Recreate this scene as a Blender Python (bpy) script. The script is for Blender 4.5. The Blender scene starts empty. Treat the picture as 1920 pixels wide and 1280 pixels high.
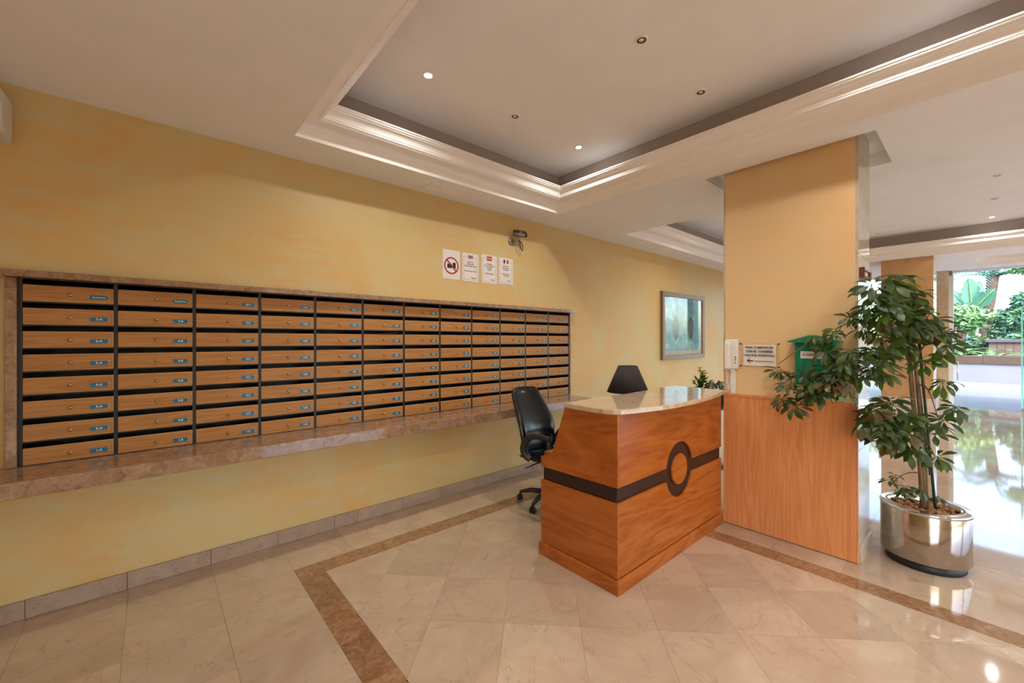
import bpy, bmesh, math, random
from mathutils import Vector, Matrix, Euler
C = bpy.context.scene.collection
SC = bpy.context.scene
PI = math.pi
random.seed(7)

# ------------------------------------------------------------------ camera, sky, sun, exposure
cam_d = bpy.data.cameras.new('camera'); cam = bpy.data.objects.new('camera', cam_d); C.objects.link(cam)
cam.location = (0, 0, 1.5)
cam.rotation_euler = (math.radians(90), 0, math.radians(-41.14))
cam_d.sensor_width = 36; cam_d.lens = 14.446; cam_d.shift_y = -3.0/1920
cam_d.clip_start = 0.05; cam_d.clip_end = 300
SC.camera = cam

w = bpy.data.worlds.new('sky'); SC.world = w; w.use_nodes = True
nt = w.node_tree; nt.nodes.clear()
sky = nt.nodes.new('ShaderNodeTexSky'); sky.sky_type = 'NISHITA'; sky.sun_disc = False
sky.sun_elevation = math.radians(48); sky.sun_rotation = math.radians(230); sky.dust_density = 2.5
bg = nt.nodes.new('ShaderNodeBackground'); bg.inputs['Strength'].default_value = 1.05
out = nt.nodes.new('ShaderNodeOutputWorld')
nt.links.new(sky.outputs[0], bg.inputs[0]); nt.links.new(bg.outputs[0], out.inputs[0])

sd = bpy.data.lights.new('sun', 'SUN'); sd.energy = 5.0; sd.angle = math.radians(1.0); sd.color = (1, .95, .86)
sun = bpy.data.objects.new('sun', sd); C.objects.link(sun)
sun.rotation_euler = Vector((.5, .45, -.75)).to_track_quat('-Z', 'Y').to_euler()
LAMP_W = 53.0
LAMP_COL = (1.0, .975, .92)

vs = SC.view_settings
SC.display_settings.display_device = 'sRGB'
vs.view_transform = 'Standard'; vs.look = 'None'; vs.gamma = 1.0; vs.exposure = 0.29
vs.use_curve_mapping = False
SC.cycles.max_bounces = 12; SC.cycles.diffuse_bounces = 6; SC.cycles.glossy_bounces = 5
SC.cycles.transparent_max_bounces = 16
SC.cycles.sample_clamp_indirect = 6.0

# ------------------------------------------------------------------ materials
def lin(h):
    h = h.lstrip('#'); v = [int(h[i:i+2], 16)/255 for i in (0, 2, 4)]
    return tuple(c/12.92 if c <= .04045 else ((c+.055)/1.055)**2.4 for c in v) + (1,)
def col(c): return lin(c) if isinstance(c, str) else tuple(c)
class N:
    def __init__(s, name):
        s.m = bpy.data.materials.new(name); s.m.use_nodes = True; s.t = s.m.node_tree
        s.b = s.t.nodes['Principled BSDF']; s.out = s.t.nodes['Material Output']
    def n(s, typ, **kw):
        k = s.t.nodes.new(typ)
        for a, v in kw.items():
            if a.startswith('i_'): k.inputs[a[2:].replace('_', ' ')].default_value = v
            else: setattr(k, a, v)
        return k
    def l(s, a, b): s.t.links.new(a, b)
    def coord(s, scale=(1,1,1), rnd=True, rot=(0,0,0)):
        tc = s.n('ShaderNodeTexCoord'); mp = s.n('ShaderNodeMapping')
        mp.inputs['Scale'].default_value = scale; mp.inputs['Rotation'].default_value = rot
        s.l(tc.outputs['Object'], mp.inputs[0])
        if rnd:
            oi = s.n('ShaderNodeObjectInfo'); mu = s.n('ShaderNodeVectorMath', operation='SCALE')
            mu.inputs[0].default_value = (13.1, 7.7, 19.3); s.l(oi.outputs['Random'], mu.inputs['Scale'])
            s.l(mu.outputs[0], mp.inputs['Location'])
        return mp.outputs[0]
    def noise(s, vec, scale, detail=4, rough=.55, dist=0):
        k = s.n('ShaderNodeTexNoise', i_Scale=scale, i_Detail=detail, i_Roughness=rough, i_Distortion=dist)
        s.l(vec, k.inputs['Vector']); return k.outputs['Fac']
    def ramp(s, fac, stops):
        r = s.n('ShaderNodeValToRGB'); e = r.color_ramp.elements
        while len(e) < len(stops): e.new(.5)
        for x, (p, c) in zip(e, stops): x.position = p; x.color = col(c)
        s.l(fac, r.inputs[0]); return r.outputs[0]
    def mix(s, fac, a, b, blend='MIX'):
        k = s.n('ShaderNodeMix', data_type='RGBA', blend_type=blend)
        if hasattr(fac, 'is_output'): s.l(fac, k.inputs[0])
        else: k.inputs[0].default_value = fac
        for sock, v in ((k.inputs[6], a), (k.inputs[7], b)):
            if hasattr(v, 'is_output'): s.l(v, sock)
            else: sock.default_value = col(v)
        return k.outputs[2]
    def math(s, op, a, b=0.0):
        k = s.n('ShaderNodeMath', operation=op)
        for i, v in enumerate((a, b)):
            if hasattr(v, 'is_output'): s.l(v, k.inputs[i])
            else: k.inputs[i].default_value = v
        return k.outputs[0]
    def bump(s, h, strength=.2, dist=.01):
        k = s.n('ShaderNodeBump', i_Strength=strength, i_Distance=dist); s.l(h, k.inputs['Height']); s.l(k.outputs[0], s.b.inputs['Normal'])
    def rnd(s): return s.n('ShaderNodeObjectInfo').outputs['Random']
    def set(s, c=None, rough=.5, metal=0, ior=1.5, **kw):
        b = s.b
        if c is not None:
            if hasattr(c, 'is_output'): s.l(c, b.inputs['Base Color'])
            else: b.inputs['Base Color'].default_value = col(c)
        if hasattr(rough, 'is_output'): s.l(rough, b.inputs['Roughness'])
        else: b.inputs['Roughness'].default_value = rough
        b.inputs['Metallic'].default_value = metal; b.inputs['IOR'].default_value = ior
        for k, v in kw.items(): b.inputs[k.replace('_', ' ')].default_value = v
        return s.m
def plain(name, c, rough=.5, metal=0, var=.06, scale=30, ior=1.5, bump=0, **kw):
    n = N(name); v = n.coord()
    f = n.noise(v, scale, 3)
    cc = col(c)
    lo = tuple(x*(1-var) for x in cc[:3])+(1,); hi = tuple(min(1, x*(1+var)) for x in cc[:3])+(1,)
    c2 = n.ramp(f, [(.3, lo), (.7, hi)])
    if bump: n.bump(f, bump, .004)
    return n.set(c2, rough, metal, ior, **kw)
def stucco(name, base, warm, cool, bumps=.12):
    n = N(name); v = n.coord((1, 1, 1), False); v2 = n.coord((1, 1, 3.0), False)
    a = n.noise(v, 1.1, 6, .62, .6); b = n.noise(v2, 3.3, 5, .6, .8); d = n.noise(v, 38, 4, .6)
    c = n.mix(n.math('MULTIPLY', n.ramp(a, [(.42, '#000000'), (.62, '#ffffff')]), .75), base, warm)
    c = n.mix(n.math('MULTIPLY', n.ramp(b, [(.46, '#000000'), (.64, '#ffffff')]), .6), c, cool)
    n.bump(d, bumps, .004)
    r = n.math('MULTIPLY_ADD', b, .25); n.t.nodes[-1].inputs[2].default_value = .27
    return n.set(c, r, ior=1.45)
def marble(name, base, light, dark, vein, rough=.05, ior=1.7, sc=1.0, amt=.5, jit=.10, va=.6):
    n = N(name); v = n.coord((1, 1, 1))
    a = n.noise(v, 2.6*sc, 7, .62, 1.2); b = n.noise(v, 9*sc, 6, .65, .6)
    c = n.mix(n.ramp(a, [(.38, '#000000'), (.66, '#ffffff')]), base, light)
    c = n.mix(n.math('MULTIPLY', n.ramp(b, [(.52, '#000000'), (.75, '#ffffff')]), amt), c, dark)
    vn = n.noise(v, 1.7*sc, 5, .55, 2.2)
    vv = n.math('ABSOLUTE', n.math('SUBTRACT', vn, .5))
    c = n.mix(n.ramp(vv, [(.0, (va,)*3+(1,)), (.008, (0,)*3+(1,))]), c, vein)
    hs = n.n('ShaderNodeHueSaturation'); k = n.math('MULTIPLY_ADD', n.rnd(), jit*2)
    n.t.nodes[-2 if n.t.nodes[-1].type == 'OBJECT_INFO' else -1]
    for nd in n.t.nodes:
        if nd.type == 'MATH' and nd.operation == 'MULTIPLY_ADD': nd.inputs[2].default_value = 1-jit
    n.l(k, hs.inputs['Value']); n.l(c, hs.inputs['Color'])
    return n.set(hs.outputs[0], rough, ior=ior)
def wood(name, dark, light, scale=(1, 1, 1), rough=.3, ior=1.5, rings=1.0, **kw):
    # grain runs along the axis with the small scale
    n = N(name); v = n.coord(scale)
    big = n.noise(v, 1.3, 3, .5, .6)
    wv = n.math('FRACT', n.math('MULTIPLY', big, 9*rings))
    wv = n.ramp(wv, [(0, '#404040'), (.5, '#ffffff'), (1, '#404040')])
    fine = n.noise(v, 11, 6, .7)
    f = n.math('ADD', n.math('MULTIPLY', wv, .32), n.math('MULTIPLY', fine, .68))
    c = n.ramp(f, [(.28, dark), (.68, light)])
    n.bump(fine, .04, .002)
    return n.set(c, rough, ior=ior, **kw)
def glassy(name, tint=(1, 1, 1, 1), refl=.9, base=.04):
    n = N(name); n.t.nodes.remove(n.b)
    tr = n.n('ShaderNodeBsdfTransparent'); tr.inputs[0].default_value = tint
    gl = n.n('ShaderNodeBsdfGlossy'); gl.inputs['Roughness'].default_value = .01
    lw = n.n('ShaderNodeLayerWeight'); lw.inputs['Blend'].default_value = .5
    f = n.math('MULTIPLY', n.math('ADD', n.math('MULTIPLY', n.math('POWER', lw.outputs['Facing'], 4.2), .9), base), refl)
    mx = n.n('ShaderNodeMixShader'); n.l(f, mx.inputs[0]); n.l(tr.outputs[0], mx.inputs[1]); n.l(gl.outputs[0], mx.inputs[2])
    n.l(mx.outputs[0], n.out.inputs[0]); return n.m
def emit(name, c, s):
    n = N(name); n.set(c, .4); n.b.inputs['Emission Color'].default_value = col(c); n.b.inputs['Emission Strength'].default_value = s
    return n.m

M = {}
M['wall'] = stucco('yellow_stucco', '#d0b981', '#d8a862', '#c9be92')
M['col_stucco'] = stucco('peach_stucco', '#dab98b', '#dbb17c', '#d9bb90')
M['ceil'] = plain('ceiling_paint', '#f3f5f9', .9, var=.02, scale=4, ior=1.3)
M['cove'] = plain('taupe_cove', '#aea39d', .9, var=.03, scale=4, ior=1.3)  # inner cove faces, one even tone darker than the ceiling
M['trim'] = plain('moulding_paint', '#f8f5f3', .85, var=.015, scale=6, ior=1.35)
M['floor'] = marble('cream_marble', '#b89f86', '#c2ac93', '#ad9379', '#927a64', .045, 1.8, .9, .3, .075, .42)
M['skirt'] = marble('grey_beige_marble', '#a58f7c', '#b29d8a', '#967f6b', '#7b6553', .14, 1.55, 2.0, .5, .05)
M['emp'] = marble('brown_marble', '#8a6242', '#a47f5d', '#6b4529', '#c3a281', .06, 1.7, 6.0, .8, .12)
M['emp_ledge'] = marble('brown_pink_marble', '#8b6a52', '#a98a70', '#664630', '#c9af96', .09, 1.6, 5.0, .75, .05)
M['counter'] = marble('counter_marble', '#bba284', '#c8b093', '#a98f72', '#93795d', .035, 1.7, 2.5, .5, .03)
M['grout'] = plain('grout', '#9a7c5c', .7)
M['desk'] = wood('cherry_veneer_across', '#8f4612', '#aa5e21', (.5, 1.2, 3.2), .24, 1.5, .8)
M['desk_side'] = wood('cherry_veneer_side', '#8f4612', '#aa5e21', (1.2, .5, 3.2), .24, 1.5, .8)
M['panel'] = wood('oak_panel', '#c27946', '#d58f5c', (6, 6, .35), .38, 1.45, 1.2)
M['band'] = plain('dark_wenge', '#2a1712', .28, var=.2, scale=40)
M['mbox'] = wood('mailbox_oak', '#a16b33', '#b9834b', (1.0, 5, 22), .42, 1.4, .6)
M['mbox_edge'] = plain('pale_edge_banding', '#caa274', .4)
M['black'] = plain('black_metal', '#15120f', .42, var=.15)
M['grey_metal'] = plain('dark_grey_metal', '#3a3735', .4, .3)
M['inside'] = plain('mailbox_inside', '#060504', .8)
M['brass'] = plain('lock_metal', '#c2a878', .22, 1.0)
M['plate'] = plain('blue_plate', '#156e90', .3)
M['white'] = plain('white_plastic', '#dedad2', .4, var=.02)
M['paper'] = plain('white_paper', '#e3dbd8', .55, var=.02, scale=8)
M['print'] = plain('black_print', '#1c1715', .6)
M['red'] = plain('red_print', '#a5191c', .5)
M['orange_flag'] = plain('yellow_print', '#d98a3a', .5)
M['flag_blue'] = plain('navy_print', '#1c2440', .5)
M['grey_print'] = plain('grey_print', '#8f8580', .5)
M['steel'] = plain('brushed_steel', '#b8b0a8', .13, 1.0, var=.03, scale=3)
M['rim'] = plain('polished_steel', '#d9d9da', .10, 1.0, var=.02)
M['chrome'] = plain('chrome', '#d8d8d8', .08, 1.0, var=.02)
M['rubber'] = plain('black_rubber', '#17120f', .5)
M['leather'] = plain('black_leather', '#0c0e12', .24, var=.2, scale=20, bump=.05)
M['fabric'] = plain('black_fabric', '#12100f', .8, bump=.2, scale=200)
M['greybrown'] = plain('dark_plastic', '#2b2522', .45)
M['shade'] = plain('lampshade_cloth', '#2d2628', .85, var=.1, scale=120, bump=.1)
M['frame'] = plain('silver_wood_frame', '#8b7a6b', .35, .3, var=.1)
M['mat'] = plain('picture_mount', '#c9c2b4', .6)
M['green'] = plain('green_enamel', '#0b7a5c', .38, var=.05)
M['acryl'] = glassy('clear_acrylic', (.99, .99, .98, 1), .3)
M['glass'] = glassy('window_glass', (.96, .985, .98, 1), .9)
M['glass_edge'] = plain('glass_edge', '#8ef0ea', .25)
M['alu'] = plain('white_aluminium', '#dfe2e6', .35, var=.01)
M['col_side'] = marble('grey_cream_marble', '#b3a58f', '#c4b8a4', '#9d8f7a', '#85765f', .05, 1.7, 1.5, .4, .04)
M['orange_marble'] = marble('ochre_marble', '#b58b5e', '#c39b6e', '#a67b4e', '#8d6740', .12, 1.5, 1.4, .5, .03)
M['beige_marble'] = marble('sandy_marble', '#bda583', '#cbb694', '#a78e6b', '#8f7654', .12, 1.5, 1.4, .5, .03)
M['plinth_marble'] = marble('pale_pink_marble', '#c9b3a2', '#d5c2b2', '#b9a190', '#a58d7b', .06, 1.6, 1.5, .4, .03)
M['leafA'] = plain('leaf_dark', '#2f3d1a', .42, var=.28, scale=14)
M['leafB'] = plain('leaf_mid', '#455625', .42, var=.25, scale=14)
M['leafC'] = plain('leaf_brownish', '#5b4c26', .38, var=.25, scale=14)
def translucent(m, c, f):
    t = m.node_tree; b = t.nodes['Principled BSDF']; o = t.nodes['Material Output']
    tr = t.nodes.new('ShaderNodeBsdfTranslucent'); tr.inputs[0].default_value = col(c); mx = t.nodes.new('ShaderNodeMixShader'); mx.inputs[0].default_value = f
    t.links.new(b.outputs[0], mx.inputs[1]); t.links.new(tr.outputs[0], mx.inputs[2]); t.links.new(mx.outputs[0], o.inputs[0])
for k_, c_ in (('leafA', '#5c8a20'), ('leafB', '#76a02a'), ('leafC', '#8a7a38')): translucent(M[k_], c_, .28)
M['bark'] = plain('plant_bark', '#6e563a', .7, var=.3, scale=40, bump=.3)
M['stake'] = plain('green_stake', '#2b3a2a', .5)
M['pebble'] = plain('terracotta_pebbles', '#b98255', .7, var=.3, scale=20)
M['soil'] = plain('soil', '#3b281a', .9)
M['out_leaf'] = plain('garden_leaf', '#5b8a58', .5, var=.35, scale=3)
M['out_leaf2'] = plain('garden_leaf_blue', '#456f60', .5, var=.35, scale=3)
M['out_leaf3'] = plain('garden_leaf_light', '#7da46a', .5, var=.3, scale=3)
M['banana'] = plain('banana_leaf', '#568a74', .4, var=.15, scale=2)
M['out_bark'] = plain('palm_bark', '#5a4a42', .9, var=.35, scale=10, bump=.5)
M['bronze'] = plain('bronze_coping', '#4c3e37', .35, .2, var=.08, scale=1.2)
M['pale_stone'] = plain('pale_stone', '#6b6e75', .5, var=.04, scale=1.5)
M['out_floor'] = marble('white_paving', '#777b82', '#83878e', '#6b7077', '#62676e', .2, 1.5, .6, .4, .03)
M['cream_wall'] = plain('cream_render', '#e3c7a2', .8, var=.04)
M['slab'] = plain('slate_slab', '#48454f', .4)
M['brownblock'] = plain('brown_cladding', '#54443c', .6, var=.12)
M['bulb'] = emit('lamp_glow', (1, .94, .84, 1), 14)
M['bulb_off'] = plain('lamp_glass', '#f4eee6', .2)
M['reflector'] = plain('lamp_reflector', '#4b4038', .25, .6)
def print_reflection_mat():
    n = N('teal_print_reflection'); v = n.coord((1, 1, 1))  # blue-green tones paint the garden's reflection into the print
    a = n.noise(v, 3.2, 6, .6, .8); b = n.noise(v, 9, 5, .6)
    c = n.ramp(a, [(.32, '#1c6a86'), (.45, '#3f9fb5'), (.56, '#74bcbd'), (.7, '#d3ecec')])
    c = n.mix(n.math('MULTIPLY', n.ramp(b, [(.45, '#000000'), (.6, '#ffffff')]), .55), c, '#2b87b8')
    return n.set(c, .5)
M['teal'] = print_reflection_mat()
M['print_dark'] = plain('print_dark_shape', '#1d4a52', .5, var=.3, scale=9)

# ------------------------------------------------------------------ mesh helpers
class MB:
    def __init__(s): s.v = []; s.f = []; s.mi = []; s.sm = []
    def add(s, vs_, fs, mi=0, smooth=False):
        o = len(s.v); s.v += [tuple(p) for p in vs_]
        for f in fs: s.f.append([o+i for i in f]); s.mi.append(mi); s.sm.append(smooth)
        return s
    def quad(s, a, b, c, d, mi=0): return s.add([a, b, c, d], [(0, 1, 2, 3)], mi)
    def box(s, x0, y0, z0, x1, y1, z1, mi=0, skip=()):
        v = [(x0,y0,z0),(x1,y0,z0),(x1,y1,z0),(x0,y1,z0),(x0,y0,z1),(x1,y0,z1),(x1,y1,z1),(x0,y1,z1)]
        f = dict(b=(0,3,2,1), t=(4,5,6,7), f=(0,1,5,4), r=(1,2,6,5), k=(2,3,7,6), l=(3,0,4,7))
        return s.add(v, [q for k, q in f.items() if k not in skip], mi)
    def rbox(s, x0, y0, z0, x1, y1, z1, r=.005, mi=0, emi=None, seg=2):
        bm = bmesh.new(); bmesh.ops.create_cube(bm, size=1)
        for v in bm.verts:
            v.co = Vector(((x0+x1)/2+v.co.x*(x1-x0), (y0+y1)/2+v.co.y*(y1-y0), (z0+z1)/2+v.co.z*(z1-z0)))
        n0 = set(f.index for f in bm.faces)
        res = bmesh.ops.bevel(bm, geom=bm.edges[:], offset=r, segments=seg, affect='EDGES', profile=.5)
        bm.verts.index_update()
        big = sorted(bm.faces, key=lambda f: -f.calc_area())[:6]
        o = len(s.v); s.v += [tuple(v.co) for v in bm.verts]
        for f in bm.faces:
            s.f.append([o+v.index for v in f.verts]); s.mi.append(mi if (emi is None or f in big) else emi); s.sm.append(f not in big)
        bm.free(); return s
    def prism(s, poly, z0, z1, mi=0, axis='z', bev=0, side_mi=None):
        # poly: 2-D outline (ccw) extruded along axis
        def P(a, b, c): return {'z': (a, b, c), 'y': (a, c, b), 'x': (c, a, b)}[axis]
        n = len(poly); sm = side_mi if side_mi is not None else mi
        if bev:
            cx = sum(p[0] for p in poly)/n; cy = sum(p[1] for p in poly)/n
            ins = inset(poly, bev)
            rings = [[P(*q, z0) for q in ins], [P(*q, z0+bev) for q in poly], [P(*q, z1-bev) for q in poly], [P(*q, z1) for q in ins]]
        else:
            rings = [[P(*q, z0) for q in poly], [P(*q, z1) for q in poly]]
        vs_ = [p for r in rings for p in r]; k = len(rings)
        for j in range(k-1):
            pass
        s.add(vs_, [[(j*n)+i, (j*n)+(i+1) % n, ((j+1)*n)+(i+1) % n, ((j+1)*n)+i] for j in range(k-1) for i in range(n)], sm)
        s.add(rings[0], [list(range(n))[::-1]], mi); s.add(rings[-1], [list(range(n))], mi)
        return s
    def tube(s, pts, r, n=8, mi=0, cap=True, closed=False):
        pts = [Vector(p) for p in pts]; m = len(pts)
        rr = r if isinstance(r, (list, tuple)) else [r]*m
        t0 = (pts[1]-pts[0]).normalized(); up = Vector((0, 0, 1)) if abs(t0.z) < .9 else Vector((1, 0, 0))
        a = t0.cross(up).normalized(); vs_ = []
        for i, p in enumerate(pts):
            if closed: t = (pts[(i+1) % m]-pts[i-1]).normalized()
            else: t = (pts[min(i+1, m-1)]-pts[max(i-1, 0)]).normalized()
            a = (a-t*a.dot(t)).normalized(); b = t.cross(a)
            for k in range(n):
                an = 2*PI*k/n; vs_.append(p+(a*math.cos(an)+b*math.sin(an))*rr[i])
        fs = [[i*n+k, i*n+(k+1) % n, ((i+1) % m)*n+(k+1) % n, ((i+1) % m)*n+k] for i in range(m if closed else m-1) for k in range(n)]
        s.add(vs_, fs, mi, True)
        if cap and not closed:
            s.add(vs_[:n], [list(range(n))[::-1]], mi); s.add(vs_[-n:], [list(range(n))], mi)
        return s
    def lathe(s, prof, n=24, mi=0, c=(0, 0, 0), axis='z', smooth=True, arc=2*PI):
        vs_ = []
        for r, h in prof:
            for k in range(n):
                an = arc*k/n; x, y = r*math.cos(an), r*math.sin(an)
                p = {'z': (x, y, h), 'y': (x, h, y), 'x': (h, x, y)}[axis]
                vs_.append((p[0]+c[0], p[1]+c[1], p[2]+c[2]))
        fs = [[j*n+k, j*n+(k+1) % n, (j+1)*n+(k+1) % n, (j+1)*n+k] for j in range(len(prof)-1) for k in range(n)]
        return s.add(vs_, fs, mi, smooth)
    def blob(s, c, r, sx=1, sy=1, sz=1, mi=0, sub=2, jit=0):
        bm = bmesh.new(); bmesh.ops.create_icosphere(bm, subdivisions=sub, radius=1)
        vs_ = []
        for v in bm.verts:
            k = r*(1+random.uniform(-jit, jit)); vs_.append((c[0]+v.co.x*k*sx, c[1]+v.co.y*k*sy, c[2]+v.co.z*k*sz))
        s.add(vs_, [[v.index for v in f.verts] for f in bm.faces], mi, True); bm.free(); return s
    def mesh(s, name, mats, origin=(0, 0, 0), fix=True):
        me = bpy.data.meshes.new(name)
        ox, oy, oz = origin
        me.from_pydata([(a-ox, b-oy, c-oz) for a, b, c in s.v], [], s.f)
        for m in (mats if isinstance(mats, (list, tuple)) else [mats]): me.materials.append(m)
        for p, mi, sm in zip(me.polygons, s.mi, s.sm): p.material_index = mi; p.use_smooth = sm
        if fix:
            bm = bmesh.new(); bm.from_mesh(me); bmesh.ops.remove_doubles(bm, verts=bm.verts, dist=1e-5)
            bmesh.ops.recalc_face_normals(bm, faces=bm.faces); bm.to_mesh(me); bm.free()
        return me
def inset(poly, d):
    n = len(poly); out_ = []
    A = sum(poly[i][0]*poly[(i+1) % n][1]-poly[(i+1) % n][0]*poly[i][1] for i in range(n))
    sg = 1 if A > 0 else -1
    for i in range(n):
        p0, p1, p2 = Vector(poly[i-1]), Vector(poly[i]), Vector(poly[(i+1) % n])
        e1 = (p1-p0).normalized(); e2 = (p2-p1).normalized()
        n1 = Vector((-e1.y, e1.x))*sg; n2 = Vector((-e2.y, e2.x))*sg
        b = (n1+n2); b = b/max(.25, b.length_squared)*2 if b.length > 1e-6 else n1
        q = p1+b*d; out_.append((q.x, q.y))
    return out_
def obj(name, mesh, parent=None, loc=(0, 0, 0), rot=None, label=None):
    o = bpy.data.objects.new(name, mesh); C.objects.link(o)
    o.location = loc
    if rot: o.rotation_euler = rot
    if parent: o.parent = parent
    if label: o['label'] = label
    return o
def tag(o, label, cat, group=None, kind=None):
    o['label'] = label; o['category'] = cat
    if group: o['group'] = group
    if kind: o['kind'] = kind
    return o
def thing(name, label, cat, loc=(0, 0, 0), rz=0, group=None):
    o = bpy.data.objects.new(name, None); C.objects.link(o); o.location = loc; o.rotation_euler = (0, 0, rz)
    o.empty_display_size = .05
    return tag(o, label, cat, group)
def part(name, mb, mats, parent, label=None, base=(0, 0, 0), rot=None, loc=None):
    """mb in world coordinates; parent stands unrotated at 'base'"""
    return obj(name, mb.mesh(name, mats, base), parent, loc or (0, 0, 0), rot, label)
def struct(name, mb, mats, parent=None):
    o = obj(name, mb.mesh(name, mats), parent)
    if parent is None: o['kind'] = 'structure'
    return o
_tc = {}
def text_mesh(txt, size, mat, bold=.0, align='CENTER', ext=.0004, spacing=1.0):
    key = (txt, size, mat.name, bold, align, spacing)
    if key in _tc: return _tc[key]
    cu = bpy.data.curves.new('lettering', 'FONT'); cu.body = txt; cu.size = size; cu.align_x = align; cu.align_y = 'CENTER'
    cu.extrude = ext; cu.offset = bold*size; cu.resolution_u = 2; cu.space_character = spacing
    o = bpy.data.objects.new('lettering', cu); C.objects.link(o)
    bpy.context.view_layer.update()
    me = bpy.data.meshes.new_from_object(o.evaluated_get(bpy.context.evaluated_depsgraph_get()))
    bpy.data.objects.remove(o); bpy.data.curves.remove(cu)
    me.name = 'lettering'; me.materials.clear(); me.materials.append(mat)
    _tc[key] = me; return me
FACE_MY = (PI/2, 0, 0)          # text facing -Y
FACE_MX = (PI/2, 0, -PI/2)      # text facing -X
CEIL = 2.86

# texts are made first, while the scene is small
LET = 'ABCDEFGHIJKL'
def mail_text(c, r):
    if r == 0:
        if c < 2: return ('Secretaria', 'Residentes')[c]
        return '8-' + LET[c-2]
    return '%d-%s' % (8-r, LET[c])
for c in range(12):
    for r in range(8):
        t_ = mail_text(c, r); text_mesh(t_, .0185 if len(t_) < 5 else .0135, M['white'], .025)

# ------------------------------------------------------------------ floor
fl = MB(); fl.box(-2.9, -5.2, -.2, 6.9356, 3.42, -.004); fl.box(6.9356, -5.2, -.2, 13.5, 3.42, 0)
floor = struct('floor', fl, M['floor']); floor.data.materials[0] = M['floor']
G = .0006
def tile_mesh(poly, c, mat):
    q = inset(poly, G); q = [(a-c[0], b-c[1]) for a, b in q]
    return MB().prism(q, -.0042, 0).mesh('tile', mat)
def add_tile(poly, mat, name='tile', me=None):
    n = len(poly); c = (sum(p[0] for p in poly)/n, sum(p[1] for p in poly)/n)
    return obj(name, me or tile_mesh(poly, c, mat), floor, (c[0], c[1], 0))
def clip(poly, x0, y0, x1, y1):
    def cut(P, inside, inter):
        o = []
        for i in range(len(P)):
            a, b = P[i-1], P[i]
            if inside(b):
                if not inside(a): o.append(inter(a, b))
                o.append(b)
            elif inside(a): o.append(inter(a, b))
        return o
    def ix(x): return lambda a, b: (x, a[1]+(b[1]-a[1])*(x-a[0])/(b[0]-a[0]))
    def iy(y): return lambda a, b: (a[0]+(b[0]-a[0])*(y-a[1])/(b[1]-a[1]), y)
    for f, g in ((lambda p: p[0] >= x0, ix(x0)), (lambda p: p[0] <= x1, ix(x1)), (lambda p: p[1] >= y0, iy(y0)), (lambda p: p[1] <= y1, iy(y1))):
        poly = cut(poly, f, g)
        if len(poly) < 3: return []
    return poly
def area(P): return abs(sum(P[i-1][0]*P[i][1]-P[i][0]*P[i-1][1] for i in range(len(P))))/2
BX0, BX1, BX2, BX3, BY0, BY1 = .69, .845, 3.19, 3.335, 2.80, 2.95
YN = -1.0
whole = None; s_ = .5657
for i in range(-6, 10):
    for j in range(-4, 14):
        u = -.265+s_*i; v = .24+s_*j           # x-y = u, x+y = v
        P = [((a+b)/2, (b-a)/2) for a, b in ((u, v), (u+s_, v), (u+s_, v+s_), (u, v+s_))]
        Q = clip(P[::-1] if False else P, BX1, YN, BX2, BY0)
        if not Q or area(Q) < .002: continue
        if area(Q) > .1599:
            if whole is None:
                cc = (sum(p[0] for p in P)/4, sum(p[1] for p in P)/4); whole = tile_mesh(P, cc, M['floor'])
            add_tile(P, M['floor'], me=whole)
        else: add_tile(Q, M['floor'])
sq = tile_mesh([(0, 0), (.4, 0), (.4, .4), (0, .4)], (.2, .2), M['floor'])
def grid(xs, ys, skip=None):
    for a, b in zip(xs, xs[1:]):
        for c_, d in zip(ys, ys[1:]):
            if skip and skip(a, c_, b, d): continue
            full = abs(b-a-.4) < 1e-4 and abs(d-c_-.4) < 1e-4
            add_tile([(a, c_), (b, c_), (b, d), (a, d)], M['floor'], me=sq if full else None)
left_x = [-1.31, -.91, -.51, -.11, .29, .69]
grid(left_x, [.24, .64, 1.04, 1.44, 1.84, 2.24, 2.64, 2.95])
top_x = [-1.31, -.91, -.51, -.11, .29, .69, 1.09, 1.49, 1.89, 2.29, 2.69, 3.09, 3.335]
grid(top_x, [2.95, 3.35])
grid([-1.31]+[x for x in top_x[1:]], [3.35, 3.40])
rx = [3.335]+[3.735+.4*i for i in range(9)]
grid(rx, [-1.0, -.6, -.2, .2, .6, 1.0, 1.4, 1.8, 2.2, 2.6, 3.0, 3.4], lambda a, c_, b, d: a > 3.6 and b < 4.0 and c_ > .55 and d < 1.41)
# dark border strips
def strips(horizontal, a0, a1, b0, b1, L):
    p = a0; k = 0
    while p < a1-1e-4:
        q = min(a1, p+L[k % len(L)]); k += 1
        if a1-q < .1: q = a1
        R_ = [(p, b0), (q, b0), (q, b1), (p, b1)] if horizontal else [(b0, p), (b1, p), (b1, q), (b0, q)]
        add_tile(R_, M['emp'], 'border_strip'); p = q
strips(True, BX1, BX2, BY0, BY1, [.25, .16, .4, .4, .3])
strips(False, YN, BY0, BX0, BX1, [.42, .3, .36, .4, .25, .4, .22])
strips(False, YN, BY0, BX2, BX3, [.4, .4, .33, .4, .4])
add_tile([(BX0, BY0), (BX1, BY0), (BX1, BY1), (BX0, BY1)], M['emp'], 'border_strip')
add_tile([(BX2, BY0), (BX3, BY0), (BX3, BY1), (BX2, BY1)], M['emp'], 'border_strip')
# floor rest below the un-tiled zones keeps the same marble

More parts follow.
